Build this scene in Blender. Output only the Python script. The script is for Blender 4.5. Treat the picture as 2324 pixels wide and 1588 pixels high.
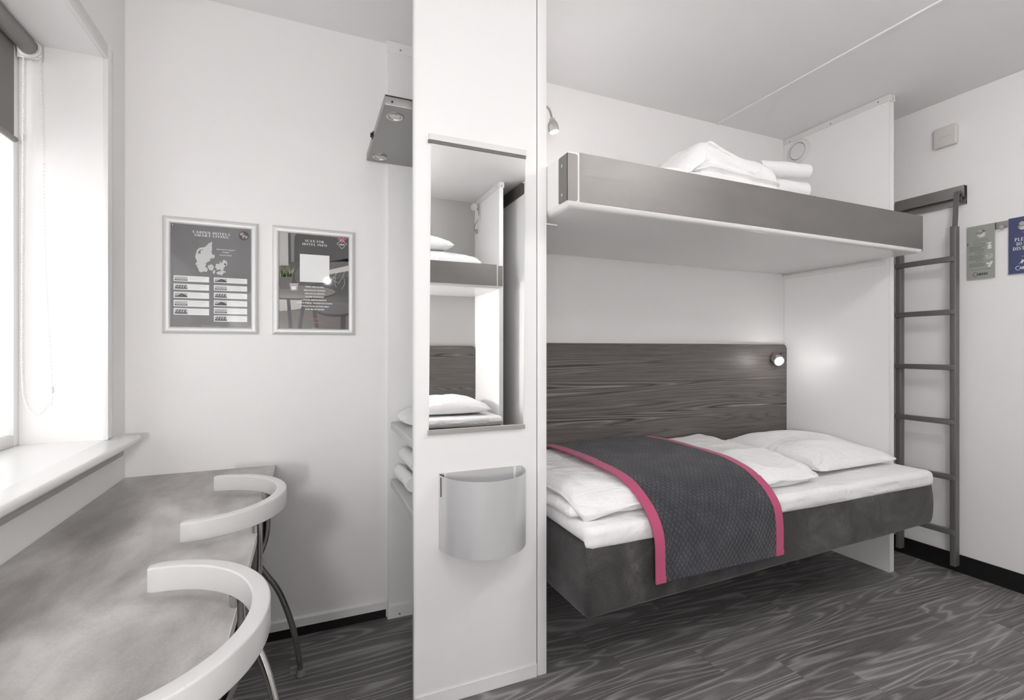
import bpy, bmesh, math, random
from mathutils import Vector, Matrix, noise
random.seed(7)
PI = math.pi
for o in list(bpy.data.objects):
    bpy.data.objects.remove(o)
SC = bpy.context.scene
COL = SC.collection

# ------------------------------------------------------------------ camera
CAMH, YAW, FPX = 1.188, 0.4025, 1096.0
cam_d = bpy.data.cameras.new('camera')
cam_d.sensor_width = 36.0
cam_d.lens = FPX / 2324.0 * 36.0
cam_d.clip_start = 0.02
cam = bpy.data.objects.new('camera', cam_d)
COL.objects.link(cam)
cam.location = (0, 0, CAMH)
cam.rotation_euler = (PI / 2, 0, -YAW)
SC.camera = cam

# ------------------------------------------------------------------ world, lights, exposure
W = bpy.data.worlds.new('daylight'); SC.world = W; W.use_nodes = True
bg = W.node_tree.nodes['Background']
bg.inputs[0].default_value = (0.995, 0.99, 1.0, 1)
bg.inputs[1].default_value = 1.05

def area(name, loc, rot, sx, sy, power, color=(1, 1, 1)):
    d = bpy.data.lights.new(name, 'AREA'); d.shape = 'RECTANGLE'; d.size = sx; d.size_y = sy
    d.energy = power; d.color = color
    o = bpy.data.objects.new(name, d); COL.objects.link(o); o.location = loc; o.rotation_euler = rot
    return o
# portal that guides the daylight through the window opening
pt = area('window_portal', (-0.93, 0.85, 1.5), (0, -PI / 2, 0), 1.3, 2.3, 1)
pt.data.cycles.is_portal = True
# photographer's flash beside the camera
fl = bpy.data.lights.new('flash', 'POINT'); fl.energy = 2.2; fl.shadow_soft_size = 0.02; fl.color = (1, 0.98, 0.975)
flo = bpy.data.objects.new('flash', fl); COL.objects.link(flo); flo.location = (0.16, 0.12, 1.76)
VS = SC.view_settings
VS.view_transform = 'Standard'; VS.look = 'None'; VS.gamma = 1.0; VS.use_curve_mapping = False
VS.exposure = 0.98

# ------------------------------------------------------------------ measuring: a photo pixel and a known plane give a point in the room
_c, _s = math.cos(YAW), math.sin(YAW)
def _ray(x, y):
    a = (x - 1162) / FPX; b = (794 - y) / FPX
    return (_c * a + _s, -_s * a + _c, b)
def onY(x, y, Y): r = _ray(x, y); k = Y / r[1]; return Vector((r[0] * k, Y, CAMH + r[2] * k))
def onX(x, y, X): r = _ray(x, y); k = X / r[0]; return Vector((X, r[1] * k, CAMH + r[2] * k))

# ------------------------------------------------------------------ materials
def lin(v):
    v = v / 255.0
    return v / 12.92 if v <= 0.04045 else ((v + 0.055) / 1.055) ** 2.4
def rgb(r, g=None, b=None):
    if g is None: g = b = r
    return (lin(r), lin(g), lin(b), 1)
class N:
    """small node helper"""
    def __init__(s, name):
        s.m = bpy.data.materials.new(name); s.m.use_nodes = True
        s.t = s.m.node_tree; s.b = s.t.nodes['Principled BSDF']; s.out = s.t.nodes['Material Output']
    def n(s, typ, **kw):
        nd = s.t.nodes.new(typ)
        for k, v in kw.items():
            if k.startswith('i_'):
                nd.inputs[k[2:].replace('_', ' ')].default_value = v
            else: setattr(nd, k, v)
        return nd
    def l(s, a, b): s.t.links.new(a, b)
    def coord(s, kind='Object', scale=(1, 1, 1), loc=(0, 0, 0), rot=(0, 0, 0)):
        tc = s.n('ShaderNodeTexCoord'); mp = s.n('ShaderNodeMapping')
        mp.inputs['Scale'].default_value = scale; mp.inputs['Location'].default_value = loc; mp.inputs['Rotation'].default_value = rot
        s.l(tc.outputs[kind], mp.inputs[0]); return mp.outputs[0]
    def noise(s, vec, scale, detail=4, rough=0.5, dist=0.0):
        nd = s.n('ShaderNodeTexNoise'); nd.inputs['Scale'].default_value = scale; nd.inputs['Detail'].default_value = detail
        nd.inputs['Roughness'].default_value = rough; nd.inputs['Distortion'].default_value = dist
        if vec is not None: s.l(vec, nd.inputs['Vector'])
        return nd.outputs[0]
    def math(s, op, a, b=None, c=None):
        nd = s.n('ShaderNodeMath', operation=op)
        for i, v in enumerate((a, b, c)):
            if v is None: continue
            if isinstance(v, (int, float)): nd.inputs[i].default_value = v
            else: s.l(v, nd.inputs[i])
        return nd.outputs[0]
    def ramp(s, fac, stops, interp='LINEAR'):
        nd = s.n('ShaderNodeValToRGB'); nd.color_ramp.interpolation = interp
        cr = nd.color_ramp
        while len(cr.elements) < len(stops): cr.elements.new(0.5)
        for e, (p, c) in zip(cr.elements, stops): e.position = p; e.color = c
        s.l(fac, nd.inputs[0]); return nd.outputs[0]
    def bump(s, h, strength=0.2, dist=0.002, prev=None):
        nd = s.n('ShaderNodeBump'); nd.inputs['Strength'].default_value = strength; nd.inputs['Distance'].default_value = dist
        s.l(h, nd.inputs['Height'])
        if prev is not None: s.l(prev, nd.inputs['Normal'])
        s.l(nd.outputs[0], s.b.inputs['Normal']); return nd.outputs[0]
    def set(s, **kw):
        for k, v in kw.items():
            s.b.inputs[k.replace('_', ' ')].default_value = v
        return s
def plain(name, col, rough=0.5, metal=0.0, bump=None, **kw):
    s = N(name); s.set(Base_Color=col, Roughness=rough, Metallic=metal, **kw)
    if bump:
        sc, st, di = bump
        s.bump(s.noise(s.coord(), sc, 5), st, di)
    return s.m
M = {}
M['wall'] = plain('white_painted_wall', (0.865, 0.856, 0.851, 1), 0.75, bump=(160, 0.25, 0.0015))
M['shadedwall'] = plain('white_wall_shade_in_colour', (0.50, 0.495, 0.485, 1), 0.75, bump=(160, 0.25, 0.0015))  # grey puts the shade on the opposite white wall into its colour
M['ceil'] = plain('matte_ceiling', (0.855, 0.847, 0.842, 1), 0.85, bump=(90, 0.1, 0.001))
M['lam'] = plain('white_laminate', (0.86, 0.856, 0.854, 1), 0.38, bump=(300, 0.05, 0.0005))
M['lamedge'] = plain('white_edge_band', (0.78, 0.775, 0.76, 1), 0.4)
M['gap'] = plain('dark_joint', (0.12, 0.12, 0.12, 1), 0.8)
M['gloss'] = plain('gloss_white_lacquer', (0.82, 0.82, 0.81, 1), 0.22, bump=(25, 0.06, 0.002))
M['plastic'] = plain('white_plastic', (0.74, 0.735, 0.728, 1), 0.4)
M['oldplastic'] = plain('yellowed_white_plastic', (0.66, 0.64, 0.61, 1), 0.5, bump=(120, 0.4, 0.001))
M['black'] = plain('black_vinyl', (0.006, 0.006, 0.006, 1), 0.45)
M['dark'] = plain('black_plastic', (0.012, 0.012, 0.012, 1), 0.4)
M['chrome'] = plain('chrome', (0.52, 0.51, 0.50, 1), 0.12, 1.0)
M['nickel'] = plain('satin_nickel', (0.62, 0.60, 0.58, 1), 0.28, 1.0)
M['ladder'] = plain('grey_powder_coat', rgb(112, 109, 109), 0.42, 0.25)
M['lampbox'] = plain('silver_grey_metal', (0.30, 0.297, 0.292, 1), 0.36, 0.35)
M['bin'] = plain('silver_painted_steel', (0.64, 0.64, 0.645, 1), 0.3, 0.25, bump=(300, 0.03, 0.0005))
M['shelf'] = plain('grey_shelf_laminate', (0.50, 0.50, 0.50, 1), 0.3)
M['frame'] = plain('brushed_aluminium_frame', (0.74, 0.74, 0.738, 1), 0.42, 0.25)
M['alu'] = plain('aluminium_profile', (0.50, 0.49, 0.48, 1), 0.4, 0.6)
M['blind'] = plain('grey_blind_fabric', rgb(128, 125, 123), 0.8, bump=(400, 0.2, 0.0005))
M['tube'] = plain('grey_blind_tube', rgb(135, 133, 131), 0.6)
M['rubber'] = plain('grey_rubber_foot', rgb(150, 147, 143), 0.5)
M['pink'] = plain('pink_velvet_band', rgb(180, 76, 112), 0.85, bump=(260, 0.25, 0.001), Sheen_Weight=0.2)
M['towel'] = plain('white_terry', (0.86, 0.86, 0.86, 1), 0.95, bump=(420, 0.7, 0.003), Sheen_Weight=0.3)
M['seat'] = plain('black_seat_shell', (0.02, 0.02, 0.02, 1), 0.35)

def m_mirror():
    s = N('silvered_mirror'); s.set(Base_Color=(0.93, 0.935, 0.93, 1), Metallic=1.0, Roughness=0.0); return s.m
M['mirror'] = m_mirror()
def m_glass(name, refl=0.06, rough=0.03):
    s = N(name); s.t.nodes.remove(s.b)
    tr = s.n('ShaderNodeBsdfTransparent'); gl = s.n('ShaderNodeBsdfGlossy'); gl.inputs['Roughness'].default_value = rough
    mx = s.n('ShaderNodeMixShader'); ge = s.n('ShaderNodeNewGeometry'); dt = s.n('ShaderNodeVectorMath', operation='DOT_PRODUCT')
    s.l(ge.outputs['Incoming'], dt.inputs[0]); s.l(ge.outputs['Normal'], dt.inputs[1])
    cs = s.math('SUBTRACT', 1.0, s.math('MINIMUM', s.math('ABSOLUTE', dt.outputs['Value']), 1.0))
    fr = s.math('MULTIPLY_ADD', s.math('POWER', cs, 5.0), 0.5, 0.022)     # thin sheet: same reflectance from both sides
    s.l(fr, mx.inputs[0]); s.l(tr.outputs[0], mx.inputs[1]); s.l(gl.outputs[0], mx.inputs[2])
    s.l(mx.outputs[0], s.out.inputs[0]); return s.m
M['cover'] = m_glass('clear_cover_sheet', rough=0.04)
M['pane'] = m_glass('window_glass', rough=0.0)
def m_emit(name, col, st):
    s = N(name); s.set(Base_Color=(0.9, 0.9, 0.88, 1), Emission_Color=col, Emission_Strength=st); return s.m
M['lit'] = m_emit('lit_lamp_face', (1, 0.97, 0.9, 1), 2.2)
M['lens'] = plain('frosted_spot_lens', (0.62, 0.60, 0.56, 1), 0.35)

def m_steel(name='brushed_steel', axis='X', base=(0.28, 0.268, 0.262, 1), rough=0.50):
    s = N(name); sc = (1.5, 60, 260) if axis == 'X' else (60, 1.5, 260)
    n1 = s.noise(s.coord(scale=sc), 4, 6, 0.6)
    n2 = s.noise(s.coord(scale=(1.2, 1.2, 4)), 3, 4, 0.6)
    col = s.ramp(n2, [(0.3, tuple(v * 0.86 for v in base[:3]) + (1,)), (0.7, base)])
    s.l(col, s.b.inputs['Base Color']); s.set(Metallic=0.95)
    r = s.math('MULTIPLY_ADD', n1, 0.14, rough - 0.07); r2 = s.math('MULTIPLY_ADD', n2, 0.2, -0.1)
    s.l(s.math('ADD', r, r2), s.b.inputs['Roughness'])
    s.bump(n1, 0.12, 0.0006); return s.m
M['steel'] = m_steel()
M['steelY'] = m_steel('brushed_steel_strip', 'Y', (0.46, 0.445, 0.435, 1), 0.36)

def m_floor():
    s = N('grey_wood_vinyl_planks')
    tc = s.n('ShaderNodeTexCoord'); P = tc.outputs['Object']
    sep = s.n('ShaderNodeSeparateXYZ'); s.l(P, sep.inputs[0])
    pw, pl = 0.152, 0.915
    row = s.math('FLOOR', s.math('DIVIDE', s.math('ADD', sep.outputs[1], 0.045), pw))
    hsh = s.math('FRACT', s.math('MULTIPLY', s.math('SINE', s.math('MULTIPLY', row, 12.9898)), 43758.5))
    xs = s.math('ADD', s.math('DIVIDE', sep.outputs[0], pl), hsh)
    cellx = s.math('FLOOR', xs)
    idv = s.math('ADD', s.math('MULTIPLY', row, 7.13), s.math('MULTIPLY', cellx, 3.71))
    rnd = s.math('FRACT', s.math('MULTIPLY', s.math('SINE', s.math('MULTIPLY', idv, 78.233)), 9301.7))
    # per-plank shifted coordinates, stretched along X
    cmb = s.n('ShaderNodeCombineXYZ')
    s.l(s.math('MULTIPLY', s.math('ADD', sep.outputs[0], s.math('MULTIPLY', rnd, 9.0)), 0.62), cmb.inputs[0])
    s.l(s.math('MULTIPLY', s.math('ADD', sep.outputs[1], s.math('MULTIPLY', rnd, 5.0)), 5.2), cmb.inputs[1])
    s.l(s.math('MULTIPLY', rnd, 11.0), cmb.inputs[2])
    field = s.noise(cmb.outputs[0], 1.15, 2.2, 0.4, 0.45)
    rings = s.math('SINE', s.math('MULTIPLY', field, 120.0))
    rings = s.math('MULTIPLY_ADD', rings, 0.5, 0.5)
    rings = s.math('POWER', rings, 3.5)
    cm2 = s.n('ShaderNodeCombineXYZ')
    s.l(s.math('MULTIPLY', sep.outputs[0], 2.2), cm2.inputs[0]); s.l(s.math('MULTIPLY', sep.outputs[1], 62.0), cm2.inputs[1]); s.l(rnd, cm2.inputs[2])
    fine = s.noise(cm2.outputs[0], 3.0, 5, 0.65, 0.3)
    patch = s.noise(cmb.outputs[0], 0.9, 3, 0.5)
    v = s.math('MULTIPLY_ADD', rings, 0.42, 0.20)
    v = s.math('MULTIPLY', v, s.math('MULTIPLY_ADD', patch, 1.1, 0.42))
    v = s.math('ADD', v, s.math('MULTIPLY_ADD', fine, 0.95, -0.42))
    v = s.math('ADD', v, s.math('MULTIPLY_ADD', rnd, 0.14, -0.04))
    fy = s.math('FRACT', s.math('DIVIDE', s.math('ADD', sep.outputs[1], 0.045), pw)); fx = s.math('FRACT', xs)
    ey = s.math('LESS_THAN', s.math('PINGPONG', fy, 0.5), 0.004); ex = s.math('LESS_THAN', s.math('PINGPONG', fx, 0.5), 0.0012)
    edge = s.math('MAXIMUM', ey, ex)
    v = s.math('MULTIPLY', v, s.math('MULTIPLY_ADD', edge, -0.45, 1.0))
    col = s.ramp(v, [(0.0, rgb(76, 74, 74)), (0.3, rgb(110, 107, 107)), (0.62, rgb(142, 139, 139)), (1.0, rgb(180, 177, 177))])
    s.l(col, s.b.inputs['Base Color']); s.set(Roughness=0.42, Specular_IOR_Level=0.4)
    s.bump(s.math('MULTIPLY_ADD', v, 0.5, s.math('MULTIPLY', edge, -1.0)), 0.25, 0.0012)
    return s.m
M['floor'] = m_floor()

def m_headboard():
    s = N('dark_grey_grained_laminate')
    f = s.noise(s.coord(scale=(0.10, 1, 2.4), rot=(0, 0.03, 0)), 2.3, 2.0, 0.42, 0.06)
    ph = s.math('MULTIPLY', f, 330.0)
    rings = s.math('MULTIPLY_ADD', s.math('SINE', ph), 0.5, 0.5)
    amp = s.noise(s.coord(scale=(0.20, 1, 9), loc=(3, 0, 9)), 2.4, 2, 0.5)
    mask = s.ramp(amp, [(0.50, (0, 0, 0, 1)), (0.66, (1, 1, 1, 1))])
    fine = s.noise(s.coord(scale=(1.1, 1, 150)), 3.0, 5, 0.7, 0.1)
    light = s.math('MULTIPLY', s.math('POWER', rings, 6.0), s.math('MULTIPLY_ADD', mask, 0.26, 0.03))
    darkl = s.math('MULTIPLY', s.math('POWER', s.math('SUBTRACT', 1.0, rings), 8.0), s.math('MULTIPLY_ADD', mask, 0.30, 0.09))
    v = s.math('ADD', s.math('MULTIPLY_ADD', fine, 0.85, 0.0), light)
    v = s.math('SUBTRACT', v, darkl)
    col = s.ramp(v, [(0.0, rgb(34, 32, 30)), (0.3, rgb(80, 76, 74)), (0.55, rgb(116, 111, 108)), (1.0, rgb(176, 171, 166))])
    s.l(col, s.b.inputs['Base Color']); s.set(Roughness=0.42)
    s.bump(v, 0.4, 0.0012); return s.m
M['wood'] = m_headboard()

def m_desk():
    s = N('cloudy_grey_laminate')
    a = s.noise(s.coord(scale=(2.0, 1.0, 1), rot=(0, 0, 0.5)), 3.2, 6, 0.6, 0.25)
    b = s.noise(s.coord(), 220, 2, 0.5)
    v = s.math('ADD', a, s.math('MULTIPLY_ADD', b, 0.14, -0.07))
    col = s.ramp(v, [(0.28, rgb(124, 121, 118)), (0.5, rgb(164, 161, 158)), (0.72, rgb(200, 198, 196))])
    s.l(col, s.b.inputs['Base Color']); s.set(Roughness=0.32); s.bump(b, 0.05, 0.0005); return s.m
M['desk'] = m_desk()

def m_suede():
    s = N('charcoal_suede')
    a = s.noise(s.coord(), 5.5, 4, 0.6, 0.8); b = s.noise(s.coord(), 420, 2, 0.6)
    v = s.math('ADD', a, s.math('MULTIPLY_ADD', b, 0.9, -0.45))
    col = s.ramp(v, [(0.3, rgb(50, 48, 48)), (0.55, rgb(68, 66, 66)), (0.8, rgb(104, 101, 101))])
    s.l(col, s.b.inputs['Base Color']); s.set(Roughness=0.95, Sheen_Weight=0.25, Sheen_Roughness=0.4)
    s.bump(b, 0.6, 0.002); return s.m
M['suede'] = m_suede()

def m_linen():
    s = N('white_cotton'); s.set(Base_Color=(0.90, 0.895, 0.90, 1), Roughness=0.85, Sheen_Weight=0.2)
    a = s.noise(s.coord(scale=(1, 1.6, 1)), 7.0, 4, 0.55, 0.7); b = s.noise(s.coord(scale=(2.2, 1, 1), rot=(0, 0, 0.6)), 16, 3, 0.5, 0.4)
    n = s.bump(a, 0.6, 0.026); s.bump(b, 0.4, 0.008, n); return s.m
M['linen'] = m_linen()

def m_quilt():
    s = N('quilted_denim_grey')
    tc = s.n('ShaderNodeTexCoord'); sep = s.n('ShaderNodeSeparateXYZ'); s.l(tc.outputs['UV'], sep.inputs[0])
    jit = s.noise(s.coord('UV'), 9.0, 2, 0.5); jt2 = s.noise(s.coord('UV', loc=(4, 7, 1)), 14.0, 2, 0.5)
    u = s.math('ADD', sep.outputs[0], s.math('MULTIPLY_ADD', jit, 0.030, -0.015)); v = s.math('ADD', sep.outputs[1], s.math('MULTIPLY_ADD', jt2, 0.022, -0.011))
    k = 46.0
    a = s.math('MULTIPLY', s.math('ADD', u, s.math('MULTIPLY', v, 0.8)), k)
    b = s.math('MULTIPLY', s.math('SUBTRACT', u, s.math('MULTIPLY', v, 0.8)), k)
    la = s.math('ABSOLUTE', s.math('SINE', s.math('MULTIPLY', a, PI))); lb = s.math('ABSOLUTE', s.math('SINE', s.math('MULTIPLY', b, PI)))
    h = s.math('POWER', s.math('MINIMUM', la, lb), 0.5)
    hz = s.noise(s.coord('UV', scale=(1.0, 2.6, 1)), 230, 4, 0.7); big = s.noise(s.coord('UV'), 12, 3, 0.5)
    t = s.math('ADD', s.math('MULTIPLY', hz, 0.70), s.math('MULTIPLY', big, 0.22))
    t = s.math('MULTIPLY', t, s.math('MULTIPLY_ADD', h, 0.26, 0.76))
    col = s.ramp(t, [(0.28, rgb(22, 23, 28)), (0.42, rgb(40, 42, 49)), (0.51, rgb(70, 72, 80)), (0.62, rgb(146, 147, 153))])
    s.l(col, s.b.inputs['Base Color']); s.set(Roughness=0.9, Sheen_Weight=0.2)
    n = s.bump(h, 0.7, 0.0042); s.bump(hz, 0.5, 0.0015, n); return s.m
M['quilt'] = m_quilt()

def m_chairbar():
    s = N('worn_white_lacquer')
    tc = s.n('ShaderNodeTexCoord'); sep = s.n('ShaderNodeSeparateXYZ'); s.l(tc.outputs['Object'], sep.inputs[0])
    nz = s.noise(s.coord(scale=(1, 1, 0.4)), 26, 4, 0.6)
    band = s.math('MULTIPLY', s.math('GREATER_THAN', sep.outputs[2], 0.7842), s.math('LESS_THAN', sep.outputs[2], 0.7866))
    near = s.math('MULTIPLY', s.math('GREATER_THAN', nz, 0.655), band)
    col = s.n('ShaderNodeMix', data_type='RGBA'); s.l(near, col.inputs[0])
    col.inputs[6].default_value = (0.56, 0.56, 0.555, 1); col.inputs[7].default_value = (0.46, 0.41, 0.35, 1)
    s.l(col.outputs[2], s.b.inputs['Base Color']); s.set(Roughness=0.25); return s.m
M['bar'] = m_chairbar()

# ------------------------------------------------------------------ geometry helpers
class MB:
    def __init__(s): s.bm = bmesh.new(); s.uv = None
    def box(s, x0, x1, y0, y1, z0, z1, bev=0, seg=2, mi=0):
        r = bmesh.ops.create_cube(s.bm, size=1)
        for v in r['verts']:
            v.co = Vector(((x0 + x1) / 2 + v.co.x * (x1 - x0), (y0 + y1) / 2 + v.co.y * (y1 - y0), (z0 + z1) / 2 + v.co.z * (z1 - z0)))
        fs = set(f for v in r['verts'] for f in v.link_faces)
        for f in fs: f.material_index = mi
        if bev:
            es = list(set(e for v in r['verts'] for e in v.link_edges))
            g = bmesh.ops.bevel(s.bm, geom=es, offset=bev, segments=seg, profile=0.5, affect='EDGES')
            for f in g['faces']: f.material_index = mi
        return s
    def poly(s, pts, mi=0):
        f = s.bm.faces.new([s.bm.verts.new(Vector(p)) for p in pts]); f.material_index = mi; return f
    def prism(s, pts, vec, mi=0):
        """closed solid: polygon pts (3D) pushed along vec"""
        vec = Vector(vec); a = [s.bm.verts.new(Vector(p)) for p in pts]; b = [s.bm.verts.new(Vector(p) + vec) for p in pts]
        n = len(pts); fs = [s.bm.faces.new(a[::-1]), s.bm.faces.new(b)]
        for i in range(n): fs.append(s.bm.faces.new((a[i], a[(i + 1) % n], b[(i + 1) % n], b[i])))
        for f in fs: f.material_index = mi
        return s
    def tube(s, pts, r, n=14, smooth=6, cap=True, mi=0):
        P = [Vector(p) for p in pts]
        if smooth and len(P) > 2:
            Q = []
            E = [P[0] * 2 - P[1]] + P + [P[-1] * 2 - P[-2]]
            for i in range(1, len(E) - 2):
                for k in range(smooth):
                    t = k / smooth; a, b, c, d = E[i - 1], E[i], E[i + 1], E[i + 2]
                    Q.append(0.5 * ((2 * b) + (c - a) * t + (2 * a - 5 * b + 4 * c - d) * t * t + (3 * b - a - 3 * c + d) * t ** 3))
            Q.append(P[-1]); P = Q
        T = [(P[min(i + 1, len(P) - 1)] - P[max(i - 1, 0)]).normalized() for i in range(len(P))]
        ref = Vector((0, 0, 1)) if abs(T[0].z) < 0.9 else Vector((1, 0, 0))
        u = T[0].cross(ref).normalized(); rings = []
        for i, p in enumerate(P):
            u = (u - T[i] * u.dot(T[i])).normalized(); w = T[i].cross(u)
            rr = r[min(i * len(r) // len(P), len(r) - 1)] if isinstance(r, (list, tuple)) else r
            rings.append([s.bm.verts.new(p + (u * math.cos(2 * PI * k / n) + w * math.sin(2 * PI * k / n)) * rr) for k in range(n)])
        for a, b in zip(rings, rings[1:]):
            for k in range(n):
                f = s.bm.faces.new((a[k], a[(k + 1) % n], b[(k + 1) % n], b[k])); f.material_index = mi
        if cap:
            s.bm.faces.new(rings[0][::-1]).material_index = mi; s.bm.faces.new(rings[-1]).material_index = mi
        return s
    def lathe(s, prof, origin=(0, 0, 0), axis=(0, 0, 1), n=32, mi=0):
        """prof: list of (radius, distance along axis)"""
        ax = Vector(axis).normalized(); o = Vector(origin)
        ref = Vector((0, 0, 1)) if abs(ax.z) < 0.9 else Vector((1, 0, 0))
        u = ax.cross(ref).normalized(); w = ax.cross(u); rings = []
        for r, h in prof:
            if r < 1e-6: rings.append([s.bm.verts.new(o + ax * h)])
            else: rings.append([s.bm.verts.new(o + ax * h + (u * math.cos(2 * PI * k / n) + w * math.sin(2 * PI * k / n)) * r) for k in range(n)])
        for a, b in zip(rings, rings[1:]):
            for k in range(n):
                k2 = (k + 1) % n
                if len(a) == 1 and len(b) == 1: continue
                if len(a) == 1: f = s.bm.faces.new((a[0], b[k2], b[k]))
                elif len(b) == 1: f = s.bm.faces.new((a[k], a[k2], b[0]))
                else: f = s.bm.faces.new((a[k], a[k2], b[k2], b[k]))
                f.material_index = mi
        return s
    def soft(s, x0, x1, y0, y1, z0, z1, r, rz=None, nx=30, ny=20, rows=3, fn=None, k=5, fnb=None):
        """soft rounded box; fn(p, u, v, side) deforms, side = +1 top .. -1 bottom"""
        rz = rz if rz is not None else min(r, (z1 - z0) / 2)
        def marks(a, b, n):
            e = [r * (1 - math.cos(PI / 2 * i / k)) for i in range(k)]
            L = [a + q for q in e]; m = max(2, n)
            L += [a + r + (b - a - 2 * r) * i / m for i in range(m + 1)] + [b - q for q in e[::-1]]
            return L
        XS, YS = marks(x0, x1, nx), marks(y0, y1, ny); I, J = len(XS), len(YS)
        def pt(x, y, top):
            cx = min(max(x, x0 + r), x1 - r); cy = min(max(y, y0 + r), y1 - r)
            dx, dy = x - cx, y - cy; m = max(abs(dx), abs(dy)); d = math.hypot(dx, dy)
            if d > 1e-9: dx, dy = dx / d * m, dy / d * m
            q = math.sqrt(max(0, 1 - (m / r) ** 2))
            z = (z1 - rz + rz * q) if top else (z0 + rz - rz * q)
            p = Vector((cx + dx, cy + dy, z))
            if fn: p = fn(p, (x - x0) / (x1 - x0) * 2 - 1, (y - y0) / (y1 - y0) * 2 - 1, 1 if top else -1)
            return p
        G = [[[s.bm.verts.new(pt(x, y, t)) for y in YS] for x in XS] for t in (True, False)]
        for i in range(I - 1):
            for j in range(J - 1):
                s.bm.faces.new((G[0][i][j], G[0][i + 1][j], G[0][i + 1][j + 1], G[0][i][j + 1]))
                s.bm.faces.new((G[1][i][j], G[1][i][j + 1], G[1][i + 1][j + 1], G[1][i + 1][j]))
        ring = [(i, 0) for i in range(I)] + [(I - 1, j) for j in range(1, J)] + [(i, J - 1) for i in range(I - 2, -1, -1)] + [(0, j) for j in range(J - 2, 0, -1)]
        prev = [G[0][i][j] for i, j in ring]; last = [G[1][i][j] for i, j in ring]
        for q in range(1, rows + 1):
            if q == rows: cur = last
            else:
                cur = []
                for a, b in zip([G[0][i][j] for i, j in ring], last):
                    p = a.co.lerp(b.co, q / rows)
                    if fnb: p = fnb(p, q / rows)
                    cur.append(s.bm.verts.new(p))
            n = len(ring)
            for i in range(n):
                s.bm.faces.new((prev[i], cur[i], cur[(i + 1) % n], prev[(i + 1) % n]))
            prev = cur
        return s
    def build(s, name, mats, parent=None, smooth=None, loc=None, rotz=0):
        bmesh.ops.remove_doubles(s.bm, verts=s.bm.verts, dist=1e-6)
        bmesh.ops.recalc_face_normals(s.bm, faces=s.bm.faces)
        me = bpy.data.meshes.new(name); s.bm.to_mesh(me); s.bm.free()
        if not isinstance(mats, (list, tuple)): mats = [mats]
        for m in mats: me.materials.append(M[m] if isinstance(m, str) else m)
        if smooth:
            for p in me.polygons: p.use_smooth = True
            me.set_sharp_from_angle(angle=math.radians(smooth))
        o = bpy.data.objects.new(name, me); COL.objects.link(o)
        if parent: o.parent = parent
        if loc is not None: o.location = loc
        if rotz: o.rotation_euler.z = rotz
        return o
def tag(o, label, cat, group=None):
    o['label'] = label; o['category'] = cat
    if group: o['group'] = group
    return o
def thing(name, label, cat, loc=(0, 0, 0), rotz=0, group=None):
    o = bpy.data.objects.new(name, None); COL.objects.link(o); o.empty_display_size = 0.05
    o.location = loc; o.rotation_euler = (0, 0, rotz)
    return tag(o, label, cat, group)
def struct(o): o['kind'] = 'structure'; return o
def lab(o, t): o['label'] = t; return o
def nz(p, f, seed=0.0): return noise.noise(Vector((p[0] * f + seed, p[1] * f - seed, p[2] * f + seed * 2)))

# ------------------------------------------------------------------ room dimensions
XW, XL, YB, YO, ZC = -0.616, 3.216, 2.2, -1.105, 2.553     # window wall, ladder wall, back wall, opposite wall, ceiling
YF = 1.5825                                                 # front plane of wardrobe and partitions
RV = 1.996                                                  # far reveal of the window
SILL, HEAD = 0.891, 2.153

b = MB(); b.box(-1.0, 3.4, -1.25, 2.35, -0.05, 0.0); struct(b.build('floor', 'floor'))
b = MB(); b.box(-1.0, 3.4, -1.25, 2.35, ZC, ZC + 0.06); struct(b.build('ceiling', 'ceil'))
b = MB(); b.box(-0.9, 3.3, YB, YB + 0.1, 0, ZC); struct(b.build('wall_back', 'wall'))
b = MB(); b.box(XL, XL + 0.08, -0.4, YB, 0, ZC); struct(b.build('wall_right', 'wall'))
b = MB(); b.box(-0.9, 1.7, YO - 0.1, YO, 0, ZC); struct(b.build('wall_front', 'shadedwall'))
b = MB(); b.box(1.62, 1.70, YO, -0.30, 0, ZC); b.box(1.70, XL, -0.38, -0.30, 0, ZC); struct(b.build('wall_entrance', 'wall'))
# window wall with its opening
NEAR = -0.35
b = MB()
b.box(-0.88, XW, NEAR, RV, 0, SILL - 0.03); b.box(-0.88, XW, NEAR, RV, HEAD, ZC)
b.box(-0.88, XW, RV, YB, 0, ZC); b.box(-0.88, XW, YO, NEAR, 0, ZC)
struct(b.build('wall_left', 'wall'))
b = MB()
b.box(XW, -0.604, RV, RV + 0.048, SILL, HEAD + 0.048, 0.004)
b.box(XW, -0.604, NEAR, RV, HEAD, HEAD + 0.048, 0.004)
struct(b.build('trim_1', 'gloss', smooth=30))
b = MB()   # bright bead lining the edge of the reveal
b.box(-0.616, -0.603, RV - 0.004, RV - 0.0002, SILL, HEAD, 0.0018); b.box(-0.616, -0.603, NEAR, RV - 0.004, HEAD - 0.004, HEAD - 0.0002, 0.0018)
struct(b.build('trim_2', 'gloss', smooth=30))

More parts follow.
